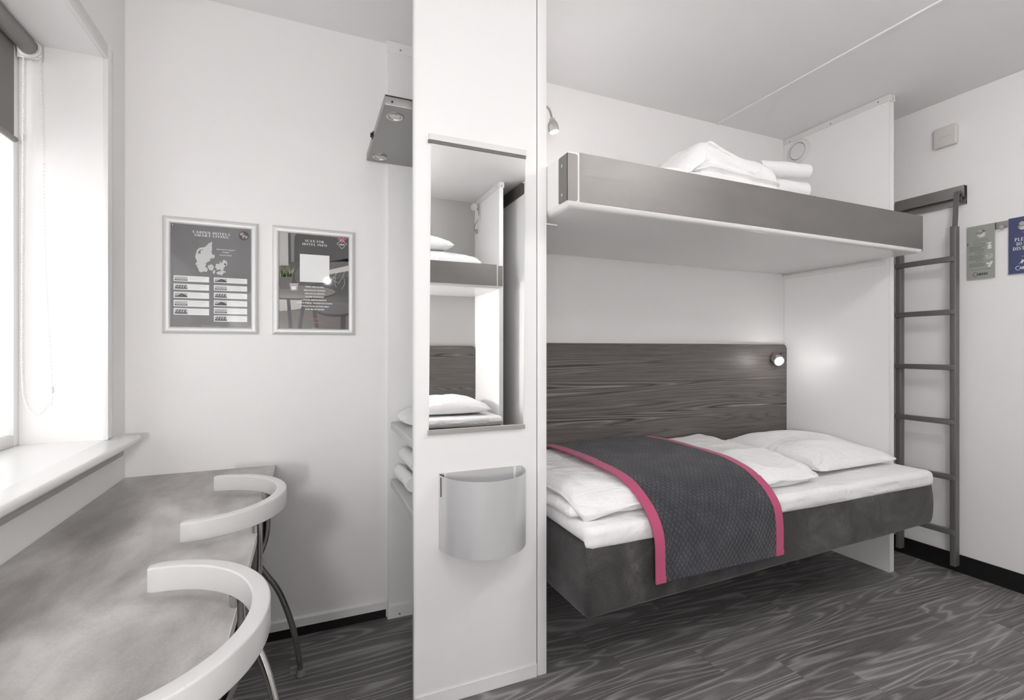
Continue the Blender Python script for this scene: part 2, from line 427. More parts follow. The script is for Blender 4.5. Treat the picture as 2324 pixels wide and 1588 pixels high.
# window: frame, sash, glass, sill
win = bpy.data.objects.new('window_1', None); COL.objects.link(win); struct(win)
b = MB()
for (y0, y1, z0, z1) in ((RV - 0.03, RV, SILL, HEAD), (NEAR, NEAR + 0.05, SILL, HEAD), (NEAR + 0.0502, RV - 0.0302, SILL, SILL + 0.035), (NEAR + 0.0502, RV - 0.0302, HEAD - 0.04, HEAD)):
    b.box(-0.875, -0.828, y0, y1, z0, z1, 0.002)
b.build('window_frame', 'gloss', win, 30)
b = MB(); b.box(-0.872, -0.826, 0.775, 0.825, SILL + 0.035, HEAD - 0.04, 0.002); b.build('window_mullion', 'gloss', win, 30)
b = MB(); b.box(-0.837, -0.833, NEAR + 0.05, 0.775, SILL + 0.035, HEAD - 0.04); b.box(-0.837, -0.833, 0.825, RV - 0.03, SILL + 0.035, HEAD - 0.04)
b.build('window_pane', 'pane', win)
b = MB(); zs0, zs1 = SILL - 0.025, SILL - 0.0002
b.prism([(x, y, zs0) for x, y in ((-0.875, NEAR), (-0.532, NEAR), (-0.532, 2.077), (XW + 0.001, 2.077), (XW + 0.001, RV - 0.0005), (-0.875, RV - 0.0005))], (0, 0, zs1 - zs0))
es = [e for e in b.bm.edges if max(v.co.x for v in e.verts) > -0.54 or (min(v.co.y for v in e.verts) > 2.07)]
bmesh.ops.bevel(b.bm, geom=es, offset=0.009, segments=4, profile=0.5, affect='EDGES')
b.build('window_sill', 'gloss', win, 40)
b = MB(); b.box(XW, -0.600, NEAR, 2.13, 0.812, SILL - 0.026, 0.001); struct(b.build('trim_3', plain('grey_batten', (0.42, 0.42, 0.41, 1), 0.6)))

# back wall foot: black vinyl below a white rail; black vinyl along the ladder wall
b = MB(); b.box(XW, 0.325, YB - 0.006, YB, 0, 0.045); b.box(0.82, XL, YB - 0.006, YB, 0, 0.09); struct(b.build('baseboard_back', 'black'))
b = MB()
b.prism([(-0.60, YB, 0.042), (-0.60, YB - 0.016, 0.042), (-0.60, YB - 0.016, 0.075), (-0.60, YB - 0.008, 0.080), (-0.60, YB, 0.081)], (0.925, 0, 0)); struct(b.build('trim_4', 'lam'))
b = MB(); b.box(XL - 0.006, XL, -0.30, YB, 0, 0.095); struct(b.build('baseboard_right', 'black'))
b = MB(); b.box(2.272, 2.290, -0.30, YB, ZC - 0.007, ZC, 0.0015); struct(b.build('trim_5', 'lam'))

# ------------------------------------------------------------------ partitions and wardrobe
def screws(parent, pts, axis, r=0.004, mat='chrome'):
    for p in pts:
        k = MB(); k.lathe([(0, 0.003), (r * 0.6, 0.0028), (r, 0.0012), (r, 0)], p, axis, 12)
        k.build('screw', mat, parent, 50)

part = thing('partition', 'white full-height partition panel at the foot of the bunks, with a round vent near its top', 'partition', (2.88, 1.9, 0))
def at(o):
    """object whose parent sits away from the origin: keep world coordinates"""
    o.location = -Vector(o.parent.location); return o
b = MB(); b.box(2.861, 2.899, YF, YB - 0.001, 0, ZC - 0.002, 0.0015); at(b.build('panel', 'lam', part))
b = MB(); b.box(2.8605, 2.8645, YF - 0.0015, YF + 0.001, 0.0, ZC - 0.04); b.box(2.8955, 2.8995, YF - 0.0015, YF + 0.001, 0, ZC - 0.04); at(b.build('edge_band', 'lamedge', part))
b = MB(); b.box(2.857, 2.8608, YF - 0.004, YB - 0.001, 2.517, ZC - 0.001, 0.001); b.box(2.857, 2.905, YF - 0.006, YF - 0.0018, 2.517, ZC - 0.001, 0.001); at(b.build('top_strip', 'plastic', part))
sc_o = []
for (x, y) in ((1793, 322), (1885, 281), (1993, 232)):
    p = onX(x, y, 2.857); k = MB(); k.lathe([(0, 0.003), (0.0035, 0.0026), (0.0045, 0.001), (0.0045, 0)], p, (-1, 0, 0), 12); at(k.build('screw', 'chrome', part, 50))
k = MB(); k.lathe([(0, 0.003), (0.0035, 0.001), (0.0035, 0)], (2.884, YF - 0.006, 2.530), (0, -1, 0), 12); at(k.build('screw', 'chrome', part, 50))
b = MB(); b.box(2.846, 2.8606, YF + 0.02, YB - 0.002, 1.662, 1.668); b.box(2.856, 2.8606, YF + 0.02, YB - 0.002, 1.645, 1.662); at(b.build('support_angle', 'lamedge', part))

vc = onX(1812, 344, 2.8608)
v = thing('air_vent', 'round white air vent high on the partition above the upper bunk', 'vent', vc)
k = MB(); k.lathe([(0.078, 0.0), (0.076, 0.005), (0.064, 0.010), (0.0535, 0.012), (0.0530, 0.009), (0.0525, 0.0)], (0, 0, 0), (-1, 0, 0), 48); k.build('flange', 'plastic', v, 40)
k = MB(); k.lathe([(0.0525, 0.003), (0, 0.003)], (0, 0, 0), (-1, 0, 0), 48); k.build('gap', 'dark', v)
k = MB(); k.lathe([(0.0, 0.0135), (0.048, 0.013), (0.0500, 0.011), (0.0500, 0.002)], (0, 0, 0), (-1, 0, 0), 48); k.build('disc', 'plastic', v, 40)

wd = thing('wardrobe', 'white open-sided wardrobe tower standing between the desk corner and the bunks', 'wardrobe', (0.56, 1.9, 0))
b = MB(); b.box(0.325, 0.771, YF, YF + 0.018, 0.001, ZC - 0.001, 0.0012); at(b.build('front_panel', 'lam', wd))
b = MB(); b.box(0.3235, 0.3285, YF - 0.0012, YF + 0.019, 0.001, ZC - 0.001); at(b.build('edge_band', 'lamedge', wd))
b = MB(); b.box(0.7735, 0.811, YF - 0.003, YB - 0.001, 0.001, ZC - 0.001, 0.003); at(b.build('side_panel', 'lam', wd, 30))
b = MB(); b.box(0.771, 0.7737, YF + 0.002, YF + 0.02, 0.001, ZC - 0.001); at(b.build('joint', 'gap', wd))
b = MB(); b.box(0.333, 0.7735, YB - 0.02, YB - 0.001, 0.001, ZC - 0.001, 0.001); at(b.build('back_panel', 'lam', wd))
b = MB(); b.box(0.329, 0.771, YF - 0.004, YF - 0.0003, 0.001, 0.046, 0.0012); b.box(0.329, 0.771, YF - 0.0048, YF - 0.0003, 0.0455, 0.0475); at(b.build('kick_strip', 'lam', wd))
b = MB(); b.box(0.325, 0.7735, YB - 0.028, YB - 0.0205, 2.505, ZC - 0.001, 0.001); at(b.build('top_strip', 'lam', wd))
b = MB(); b.box(0.329, 0.7735, YB - 0.030, YB - 0.0205, 0.001, 0.052, 0.001); at(b.build('bottom_strip', 'lam', wd))
for (x, y, Y) in ((909, 114, YB - 0.028), (907, 1392, YB - 0.03)):
    k = MB(); k.lathe([(0, 0.004), (0.0035, 0.003), (0.0048, 0.001), (0.0048, 0)], onY(x, y, Y), (0, -1, 0), 12); at(k.build('screw', 'chrome', wd, 50))
for z1, th in ((0.876, 0.028), (0.629, 0.03)):
    b = MB(); b.box(0.335, 0.773, YF + 0.019, 2.13, z1 - th, z1, 0.005, 3); at(b.build('shelf', 'shelf', wd, 30))

# ------------------------------------------------------------------ lamp shelf with two spots
lb = thing('lamp_canopy', 'grey metal light box with two round spots, above the wardrobe shelves', 'lamp', (0.24, 1.654, 2.01))
b = MB(); b.box(0, 0.532, 0, 0.525, 0, 0.032, 0.004, 2); b.build('housing', 'lampbox', lb, 30)
k = MB(); k.box(0.002, 0.53, -0.0015, 0.0, 0.0295, 0.033); k.build('top_lip', 'dark', lb)
for (x, y) in ((896, 264), (862, 356)):
    p = onY(x, y, 1)  # direction only
    r = _ray(x, y); t = (2.01 - CAMH) / r[2]; q = Vector((r[0] * t - 0.24, r[1] * t - 1.654, 0))
    k = MB(); k.lathe([(0.030, 0.0), (0.030, 0.003), (0.027, 0.005), (0.0215, 0.004), (0.020, 0.001), (0.020, 0.0)], q, (0, 0, -1), 40); ring = k.build('spot_ring', 'nickel', lb, 40)
    k = MB(); k.lathe([(0.020, 0.0005), (0.0175, 0.003), (0, 0.0035)], q, (0, 0, -1), 40); k.build('spot_lens', 'lens', ring, 40)
    for sy in (-1, 1):
        k = MB(); k.lathe([(0.0025, 0.003), (0.002, 0.007), (0, 0.0075)], q + Vector((0, sy * 0.0235, 0)), (0, 0, -1), 10); k.build('clip', 'chrome', ring, 40)
k = MB(); k.lathe([(0, 0.002), (0.0035, 0.0015), (0.0035, 0)], onY(890, 231, 1.654) - Vector((0.24, 1.654, 2.01)), (0, -1, 0), 12); k.build('screw_hole', 'dark', lb)
sp = onX(847, 301, 0.24) - Vector((0.24, 1.654, 2.01)); sp.z = 0.016
k = MB(); k.box(-0.004, 0, sp.y - 0.016, sp.y + 0.016, 0.006, 0.026, 0.001); k.box(-0.011, -0.004, sp.y - 0.009, sp.y + 0.009, 0.009, 0.023, 0.002); lab(k.build('switch', 'dark', lb), 'black rocker switch')

# ------------------------------------------------------------------ mirror and waste bin on the wardrobe front
mi = thing('wall_mirror', 'tall frameless mirror between two metal rails on the wardrobe front', 'mirror', (0.544, YF - 0.001, 0.917))
b = MB(); b.box(-0.172, 0.172, -0.0045, 0, 0, 0.964, 0.0006); b.build('glass', 'mirror', mi, loc=(0, 0, 0)).rotation_euler = (0, 0.0085, 0)
b = MB(); b.box(-0.176, 0.176, -0.011, 0, -0.010, 0.006, 0.0008); b.build('bottom_rail', 'alu', mi)
b = MB(); b.box(-0.172, 0.181, -0.012, 0, 0.966, 0.986, 0.0008); tr_ = b.build('top_rail', 'plastic', mi)
b = MB(); b.box(-0.174, 0.181, -0.0075, 0, 0.957, 0.9658); lab(b.build('rail_shade_strip', plain('painted_rail_shade', (0.16, 0.155, 0.15, 1), 0.5), tr_), 'dark strip standing in for the shaded underside of the top rail')  # dark strip paints the shade under the top rail

bn = thing('waste_bin', 'grey half-round metal waste bin hung on the wardrobe front below the mirror', 'bin', (0.5595, YF - 0.001, 0.526))
b = MB(); R0, R1, Hh, nn = 0.1525, 0.1510, 0.246, 48
def arc(R, z): return [Vector((-R * math.cos(PI * i / nn), -R * math.sin(PI * i / nn) * 1.03, z)) for i in range(nn + 1)]
o0, o1, i0, i1 = arc(R0, 0), arc(R0, Hh), arc(R1, 0.004), arc(R1, Hh)
def strip(A, B):
    va = [b.bm.verts.new(p) for p in A]; vb = [b.bm.verts.new(p) for p in B]
    for i in range(len(A) - 1): b.bm.faces.new((va[i], va[i + 1], vb[i + 1], vb[i]))
strip(o0, o1); strip(i1, i0); strip(o1, i1)
b.poly(o0[::-1]); b.poly(i0)
bo = b.build('body', 'bin', bn, 35)
b = MB(); b.box(-R0, R0, -0.002, 0, 0.0, Hh + 0.003); b.build('back_plate', 'bin', bn)
for hx_ in (-0.136, 0.118):
    b = MB(); b.box(hx_, hx_ + 0.009, -0.0045, -0.002, 0.02, Hh + 0.002); lab(b.build('hanger_strip', 'lamedge', bn), 'white vertical hanger strip inside the bin')
b = MB(); b.tube([(-0.150, -0.012, Hh + 0.001), (-0.1435, -0.030, Hh + 0.0015)], 0.0022, 8); b.tube([(-0.1525, -0.026, Hh - 0.004), (-0.1520, -0.026, Hh - 0.068)], 0.0014, 8); b.build('fold_seam', 'dark', bn)

# ------------------------------------------------------------------ desk
dk = thing('desk', 'long grey laminate desk fixed under the window', 'desk', (-0.37, 1.0, 0.70))
b = MB(); b.box(XW + 0.001, -0.1175, -0.30, YB - 0.001, 0.694, 0.7175, 0.0008); at(b.build('desktop', 'desk', dk))
b = MB(); b.box(-0.1175, -0.1163, -0.30, YB - 0.001, 0.694, 0.7182); lab(at(b.build('edge_band', plain('pale_desk_edge', (0.62, 0.61, 0.60, 1), 0.35), dk)), 'pale front edge band')
b = MB(); b.box(XW + 0.001, -0.20, -0.29, -0.27, 0.001, 0.694); at(b.build('side_support', 'lam', dk))

# ------------------------------------------------------------------ chairs
def make_chair(yc, label):
    t = thing('armchair', label, 'chair', (-0.30, yc, 0), group='curved-back chairs at the desk')
    L = Vector((0.30, 0, 0))
    # curved back bar
    a, w, thk, z0, z1 = 0.190, 0.2215, 0.0275, 0.7395, 0.7870
    cen = Vector((-0.257, 0, 0)) + L
    path = [Vector((-0.012, -w, 0))] + [Vector((a * math.cos(q), w * math.sin(q), 0)) for q in [math.radians(-90 + 180 * i / 56) for i in range(57)]] + [Vector((-0.012, w, 0))]
    prof = []
    hw, hh, rr = thk / 2, (z1 - z0) / 2, 0.0035
    for (sx, sz, a0) in ((1, 1, 0), (-1, 1, 90), (-1, -1, 180), (1, -1, 270)):
        for q in range(4):
            an = math.radians(a0 + 30 * q); prof.append((sx * (hw - rr) + rr * math.cos(an), sz * (hh - rr) + rr * math.sin(an)))
    b = MB(); rings = []
    for i, p in enumerate(path):
        tg = (path[min(i + 1, len(path) - 1)] - path[max(i - 1, 0)]).normalized(); nr = Vector((tg.y, -tg.x, 0))
        sc = 0.82 if i in (0, len(path) - 1) else 1.0
        rings.append([b.bm.verts.new(cen + p + nr * (u * sc) + Vector((0, 0, (z0 + z1) / 2 + v * (1 if sc == 1 else 0.93)))) for u, v in prof])
    for r0, r1 in zip(rings, rings[1:]):
        n = len(prof)
        for k in range(n): b.bm.faces.new((r0[k], r0[(k + 1) % n], r1[(k + 1) % n], r1[k]))
    b.bm.faces.new(rings[0][::-1]); b.bm.faces.new(rings[-1])
    lab(b.build('back_bar', 'bar', t, 50), 'white lacquered curved back bar with chipped edge')
    for s in (-1, 1):
        k = MB(); k.tube([(-0.118, s * 0.150, 0.7402), (-0.117, s * 0.156, 0.68), (-0.120, s * 0.166, 0.60), (-0.145, s * 0.170, 0.53), (-0.20, s * 0.172, 0.478), (-0.28, s * 0.172, 0.452), (-0.38, s * 0.172, 0.447), (-0.445, s * 0.176, 0.42), (-0.475, s * 0.188, 0.33), (-0.492, s * 0.205, 0.18), (-0.50, s * 0.215, 0.03)], 0.0125, 16, 6)
        at0 = k.build('front_leg', 'chrome', t, 60); at0.location = L
        k = MB(); k.tube([(-0.150, s * 0.175, 0.515), (-0.128, s * 0.190, 0.475), (-0.092, s * 0.226, 0.40), (-0.066, s * 0.262, 0.315), (-0.044, s * 0.300, 0.215), (-0.030, s * 0.335, 0.12), (-0.022, s * 0.358, 0.045), (-0.020, s * 0.365, 0.022)], 0.0105, 14, 6)
        lg = k.build('rear_leg', 'chrome', t, 60); lg.location = L
        for prn, q in ((lg, (-0.020, s * 0.366)), (at0, (-0.500, s * 0.216))):
            k = MB(); k.lathe([(0, 0.0), (0.0165, 0.0), (0.0165, 0.005), (0.0125, 0.016), (0.0120, 0.032), (0.0095, 0.032)], (q[0], q[1], 0.0), (0, 0, 1), 20)
            k.build('rubber_foot', 'rubber', prn, 50)
    k = MB()
    def fs(p, u, v, sd):
        d = (u * u + v * v) * 0.5
        return p + Vector((0, 0, 0.012 * d - 0.008))
    k.soft(-0.56, -0.150, -0.205, 0.205, 0.462, 0.482, 0.075, 0.008, 10, 10, 2, fs)
    st = k.build('seat', 'seat', t, 50); st.location = L
    return t
make_chair(1.5625, 'chair with white curved back bar, the farther of two at the desk, nearest the posters')
make_chair(0.868, 'chair with white curved back bar, the nearer of two at the desk')

# ------------------------------------------------------------------ roller blind
bl = thing('roller_blind', 'grey roller blind pulled a little way down inside the window recess', 'blind', (-0.80, 1.0, 2.13))
b = MB(); b.tube([(0.005, NEAR - 1.0 + 0.03, 0), (0.005, RV - 1.0 - 0.022, 0)], 0.024, 28, 0); b.build('roller_tube', 'tube', bl, 40)
b = MB(); b.box(-0.0195, -0.0187, NEAR - 0.96, RV - 1.0 - 0.05, -0.295, 0.004); b.build('fabric', 'blind', bl)
b = MB(); b.tube([(-0.019, NEAR - 0.965, -0.300), (-0.019, RV - 1.0 - 0.046, -0.300)], 0.0088, 16, 0); b.build('bottom_bar', 'tube', bl, 40)
b = MB(); b.prism([(-0.026, 0.978, -0.032), (0.034, 0.978, -0.032), (0.034, 0.978, 0.015), (0.026, 0.978, 0.022), (-0.026, 0.978, 0.022)], (0, 0.004, 0))
b.lathe([(0.030, 0), (0.030, 0.006), (0.026, 0.008)], (0.005, 0.978, 0), (0, -1, 0), 36)
b.lathe([(0.0265, 0), (0.0265, 0.012), (0.0245, 0.012)], (0.005, 0.978, 0), (0, -1, 0), 36)
br = b.build('bracket', 'plastic', bl, 40)
# beaded pull chain
ch = MB()
A = onY(53, 130, 1.972); Bp = onY(91, 128, 1.972); C1 = onY(49, 700, 1.972); C2 = onY(50, 860, 1.972); D0 = onY(58, 915, 1.972); D1 = onY(82, 941, 1.972); D2 = onY(107, 920, 1.972); E1 = onY(118, 885, 1.972); F1 = onY(104, 620, 1.972)
def cr(P, m):
    E = [P[0] * 2 - P[1]] + P + [P[-1] * 2 - P[-2]]; Q = []
    for i in range(1, len(E) - 2):
        for k in range(m):
            t = k / m; a_, b_, c_, d_ = E[i - 1], E[i], E[i + 1], E[i + 2]
            Q.append(0.5 * ((2 * b_) + (c_ - a_) * t + (2 * a_ - 5 * b_ + 4 * c_ - d_) * t * t + (3 * b_ - a_ - 3 * c_ + d_) * t ** 3))
    return Q + [P[-1]]
dense = cr([A, C1, C2, D0, D1, D2, E1, F1, Bp], 120)
acc = 0; pos = [dense[0]]
for p, q in zip(dense, dense[1:]):
    acc += (q - p).length
    if acc >= 0.0062: pos.append(q.copy()); acc = 0
for p in pos:
    r = bmesh.ops.create_icosphere(ch.bm, subdivisions=2, radius=0.0026, matrix=Matrix.Translation(p - Vector((-0.80, 1.0, 2.13))))
ch.tube([p - Vector((-0.80, 1.0, 2.13)) for p in dense[::12]], 0.0009, 6, 0)
k = ch.build('pull_chain', plain('white_bead', (0.9, 0.9, 0.88, 1), 0.3), bl, 60); k['label'] = 'white beaded pull chain loop'
for p in (E1, onY(53, 312, 1.972)):
    k = MB(); q = p - Vector((-0.80, 1.0, 2.13)); k.tube([q + Vector((0, 0, -0.008)), q + Vector((0, 0, 0.010))], 0.0042, 12, 0); k.build('chain_joiner', 'plastic', bl, 40)

# ------------------------------------------------------------------ upper bunk trays (one at each long wall)
def bunk(label, L, dp, loc, rotz):
    t = thing('upper_bunk', label, 'bunk', loc, rotz)
    b = MB(); r = bmesh.ops.create_cube(b.bm, size=1)
    for v in r['verts']: v.co = Vector((L / 2 + v.co.x * L, dp / 2 + v.co.y * dp, 0.0925 + v.co.z * 0.185))
    bot = [e for e in b.bm.edges if all(v.co.z < 0.01 for v in e.verts)]
    ver = [e for e in b.bm.edges if abs(e.verts[0].co.z - e.verts[1].co.z) > 0.1 and e.verts[0].co.y < 0.01]
    bmesh.ops.bevel(b.bm, geom=bot, offset=0.024, segments=6, profile=0.5, affect='EDGES')
    ver = [e for e in b.bm.edges if abs(e.verts[0].co.z - e.verts[1].co.z) > 0.1 and e.verts[0].co.y < 0.01 and e.verts[1].co.y < 0.01]
    bmesh.ops.bevel(b.bm, geom=ver, offset=0.004, segments=2, profile=0.5, affect='EDGES')
    top = [f for f in b.bm.faces if f.normal.z > 0.9]
    g = bmesh.ops.inset_region(b.bm, faces=top, thickness=0.022)
    for f in top:
        for v in f.verts: v.co.z = 0.075
    b.build('tray', 'gloss', t, 40)
    b = MB()
    b.box(0.047, L + 0.001, -0.0016, -0.0002, 0.020, 0.186, 0.0004); b.box(0.047, L + 0.001, -0.0016, 0.022, 0.1855, 0.1870)
    b.box(L + 0.0002, L + 0.0016, -0.0016, 0.05, 0.012, 0.187)
    lab(b.build('steel_fascia', 'steel', t), 'brushed steel front fascia')
    b = MB()
    def rr(x0, x1, z0, z1, side):
        q = 0.007; P = []
        for cx, cz, a0 in ((x1 - q, z0 + q, -90), (x1 - q, z1 - q, 0)):
            for i in range(5):
                an = math.radians(a0 + 22.5 * i); P.append((cx + q * math.cos(an), cz + q * math.sin(an)))
        P += [(x0, z1), (x0, z0)]
        return P
    P = rr(-0.0016, 0.039, 0.020, 0.180, 0); b.prism([(x, -0.0016, z) for x, z in P], (0, 0.0014, 0))
    P = rr(-0.0016, 0.060, 0.020, 0.180, 0); b.prism([(-0.0016, y, z) for y, z in P], (0.0014, 0, 0))
    lab(b.build('corner_plate', 'steel', t), 'steel corner plate')
    for z in (0.048, 0.148):
        k = MB(); k.lathe([(0, 0.0022), (0.0045, 0.0018), (0.006, 0.0008), (0.006, 0)], (-0.0016, 0.036, z), (-1, 0, 0), 16); k.build('screw', 'chrome', t, 50)
    b = MB(); b.box(0.024, L - 0.024, 0.024, dp - 0.024, 0.076, 0.165, 0.02, 3); b.build('mattress', 'linen', t, 40)
    return t
bunk('white upper bunk with a brushed steel front, above the made bed with the runner', 2.046, 0.768, (0.8135, 1.431, 1.676), 0)
bunk('white upper bunk with a steel front, seen only in the mirror', 2.02, 0.688, (1.436, -0.415, 1.676), PI)
# white angle bracket under the tray at the wardrobe side
b = MB(); b.box(0.8112, 0.8135, YF + 0.003, YB - 0.03, 1.650, 1.674); b.box(0.8135, 0.858, YF + 0.003, YF + 0.05, 1.650, 1.654); tag(b.build('support_bracket', 'lamedge'), 'small white angle bracket under the upper bunk, on the wardrobe side', 'bracket')

# ------------------------------------------------------------------ headboards
def headboard(label, x0, x1, yf, yb, z0, z1, side):
    b = MB(); q = 0.03; P = [(x0, z0), (x1, z0)]
    if side > 0:
        P += [(x1 - q + q * math.cos(math.radians(a)), z1 - q + q * math.sin(math.radians(a))) for a in range(0, 91, 15)] + [(x0, z1)]
    b.prism([(x, yf, z) for x, z in P], (0, yb - yf, 0))
    es = [e for e in b.bm.edges if all(abs(v.co.y - yf) < 1e-5 for v in e.verts)]
    bmesh.ops.bevel(b.bm, geom=es, offset=0.003, segments=2, profile=0.5, affect='EDGES')
    return tag(b.build('headboard', 'wood'), label, 'headboard')
headboard('dark grey wood-grain panel on the back wall behind the made bed', 0.8115, 2.8595, 2.1785, YB - 0.0005, 0.42, 1.224, 1)
headboard('dark wood-grain panel behind the lower bed seen in the mirror', -0.60, 1.432, YO + 0.02, YO + 0.0005, 0.42, 1.226, 1)

# ------------------------------------------------------------------ lower beds
def bed(label, mlabel, x0, x1, y0, y1, zt, th, flip):
    t = thing('bed', label, 'bed', ((x0 + x1) / 2, (y0 + y1) / 2, 0))
    cx, cy = (x0 + x1) / 2, (y0 + y1) / 2
    def fn(p, u, v, sd):
        k = (p.x - x0) / (x1 - x0)
        if sd < 0: p = p + Vector((0, 0, 0.045 * (k if not flip else 0.5)))
        n = nz(p, 3.0, 2.0) * 0.008 + nz(p, 9, 5.0) * 0.004
        e = 1 if (not flip and v < -0.97) or (flip and v > 0.97) else 0
        return p + Vector((n * (abs(u) > 0.985) * 0.3, -n * e, n * 0.4 * (sd < 0)))
    b = MB(); b.soft(x0 - cx, x1 - cx, y0 - cy, y1 - cy, zt - 0.245, zt, 0.022, 0.016, 60, 24, 8,
                     lambda p, u, v, sd: fn(p + Vector((cx, cy, 0)), u, v, sd) - Vector((cx, cy, 0)),
                     fnb=lambda p, q: p + Vector((0, (-1 if not flip else 1) * (0.006 * math.sin(q * PI) + 0.008 * nz(p, 4.5, 3.3)) * (1 if (p.y < y0 - cy + 0.01) != flip else 0), 0)))
    b.build('upholstered_base', 'suede', t, 60)
    k = MB(); k.box(x0 - cx + 0.03, x1 - cx - 0.03, y0 - cy + 0.10, y1 - cy - 0.03, zt - 0.235, zt - 0.19); k.build('frame', 'dark', t)
    def fm(p, u, v, sd):
        n = nz(p, 4.0, 7.0) * 0.007 + nz(p, 14, 1.0) * 0.003
        return p + Vector((0, n * (-1 if not flip else 1) * (1 if abs(v) > 0.9 else 0), n * 0.7 * (1 if sd > 0 else 1.6 * (abs(v) > 0.93)) - (0.020 if (sd < 0 and not flip and v < -0.95) else 0)))
    b = MB(); b.soft(x0 - 0.0, x1 + 0.0, y0 - (0.004 if not flip else -0.03), y1 + (0.022 if flip else -0.03), zt + 0.001, zt + th, 0.030, min(0.030, th * 0.42), 80, 30, 5, fm,
                     fnb=lambda p, q: p + Vector((0, 0.006 * nz(p, 9, 4.0), 0.004 * nz(p, 12, 2.0))))
    tag(b.build('mattress', 'linen', smooth=70), mlabel, 'mattress')
bed('charcoal upholstered bed base hung between wardrobe and partition', 'white sheeted mattress on the charcoal base below the runner', 0.853, 2.853, 1.378, 2.172, 0.532, 0.062, False)
bed('charcoal bed base of the lower bed seen in the mirror', 'white sheeted mattress seen low in the mirror', -0.585, 1.428, -1.075, -0.385, 0.60, 0.07, True)

# ------------------------------------------------------------------ pillows, duvets, towels
def ridge(p, f, seed, ax=1.0):
    v = nz((p[0], p[1] * ax, p[2] if len(p) > 2 else 0), f, seed); return max(0.0, 1 - abs(v) * 3.2) ** 2
def pillow(name, label, cat, c, w, d, h, rotz=0, seed=1.0, mat='linen', p=2.4, q=0.42, pinch=0.05, wr=1.0, tiltx=0, tilty=0, group=None, sag=None):
    b = MB(); n = 56; base = 0.28
    def P(i, j, sd):
        u = -math.cos(PI * i / n); v = -math.cos(PI * j / n); u = u * 0.6 + (2 * i / n - 1) * 0.4; v = v * 0.6 + (2 * j / n - 1) * 0.4
        x = w / 2 * u * (1 - pinch * (1 - v * v)); y = d / 2 * v * (1 - pinch * (1 - u * u))
        t = max(0, (1 - abs(u) ** p) * (1 - abs(v) ** p)) ** q
        cr_ = (abs(u) * abs(v)) ** 2
        cu, cv = (1 if u > 0 else -1), (1 if v > 0 else -1)
        ang = math.atan2(abs(cv - v) * d, abs(cu - u) * w); dist = math.hypot((cu - u) * w, (cv - v) * d)
        wk = noise.noise(Vector((ang * 5.5, cu * 3.1 + seed, cv * 1.7))) * 0.024 * math.exp(-(dist / 0.17) ** 2) * min(1, dist / 0.09) ** 2
        big = nz((x, y, 0), 5.0, seed) * 0.016 * t + nz((x, y, 0), 13.0, seed + 3) * 0.005 * t + (ridge((x, y, 0), 3.2, seed + 9, 1.8) - 0.3) * 0.006 * t
        ed = nz((x, y, 0), 26.0, seed + 6) * 0.0018 * math.exp(-((1 - max(abs(u), abs(v))) / 0.12) ** 2) * (1 - (max(abs(u), abs(v)) > 0.995))
        if sd > 0: z = h * base + h * (1 - base) * t + (wk + big + ed) * wr
        else: z = h * base * (1 - t ** 0.8) + 0.001
        if sag: z += sag(x, y)
        z += x * tiltx + y * tilty
        return Vector((x, y, z + cr_ * h * 0.02))
    T = [[b.bm.verts.new(P(i, j, 1)) for j in range(n + 1)] for i in range(n + 1)]
    Bt = [[T[i][j] if i in (0, n) or j in (0, n) else b.bm.verts.new(P(i, j, -1)) for j in range(n + 1)] for i in range(n + 1)]
    for i in range(n):
        for j in range(n):
            b.bm.faces.new((T[i][j], T[i + 1][j], T[i + 1][j + 1], T[i][j + 1]))
            try: b.bm.faces.new((Bt[i][j], Bt[i][j + 1], Bt[i + 1][j + 1], Bt[i + 1][j]))
            except ValueError: pass
    o = b.build(name, mat, smooth=75, loc=c, rotz=rotz)
    return tag(o, label, cat, group)

ZM = 0.594
pillow('pillow', 'white pillow at the head of the made bed, against the partition', 'pillow', (2.485, 1.80, ZM + 0.006), 0.60, 0.60, 0.125, 0.02, 4.2, tilty=0.03, tiltx=0.0)

# folded duvet under the runner: two stacked layers, the top one shorter at the front left
def duvet():
    b = MB()
    def f1(p, u, v, sd):
        n = nz(p, 5, 1.0) * 0.022 + nz(p, 17, 3.0) * 0.006
        return p + Vector((n * (abs(u) > .9), -n * (v < -.9), n * (1 if sd > 0 else 0.0)))
    def f2(p, u, v, sd):
        k = max(0.0, (v + 1) / 2)
        n = nz(p, 4.0, 5.0) * 0.014 + nz(p, 13, 6.0) * 0.005
        dz = -0.018 * max(0, -u - 0.5) * 2 * (sd > 0)
        if v < -0.4: dz -= 0.042 * ((-v - 0.4) / 0.6) ** 2 * (1 if sd > 0 else 0.4)
        if sd > 0: dz += ((ridge(p, 2.6, 3.0, 1.6) - 0.25) * 0.010 + (ridge(p, 6.0, 8.0, 0.5) - 0.2) * 0.004) * (0.25 if 1.07 < p.x < 1.80 else 1.0); n *= (0.5 if 1.07 < p.x < 1.80 else 1.0)
        cu = math.hypot((1 + u) * 0.62, (1 + v) * 0.36); dz += 0.020 * math.exp(-(cu / 0.10) ** 2) * (-1 if sd > 0 else 0)
        return p + Vector((n * (abs(u) > .9), -n * (v < -.9), n * (1 if sd > 0 else 0.3) + dz))
    b.soft(0.848, 2.085, 1.462, 2.165, ZM + 0.002, ZM + 0.045, 0.022, 0.02, 40, 24, 3, f1)
    b.soft(0.872, 2.102, 1.438, 2.168, ZM + 0.026, ZM + 0.108, 0.050, 0.034, 90, 50, 5, f2, fnb=lambda p, q: p + Vector((0.010 * math.sin(q * PI) * (-1 if p.x < 1 else 1), -0.012 * math.sin(q * PI) + 0.006 * nz(p, 18, 2), 0)))
    return tag(b.build('duvet', 'linen', smooth=75), 'white folded duvet on the bed, lying under the quilted runner', 'duvet')
duvet()

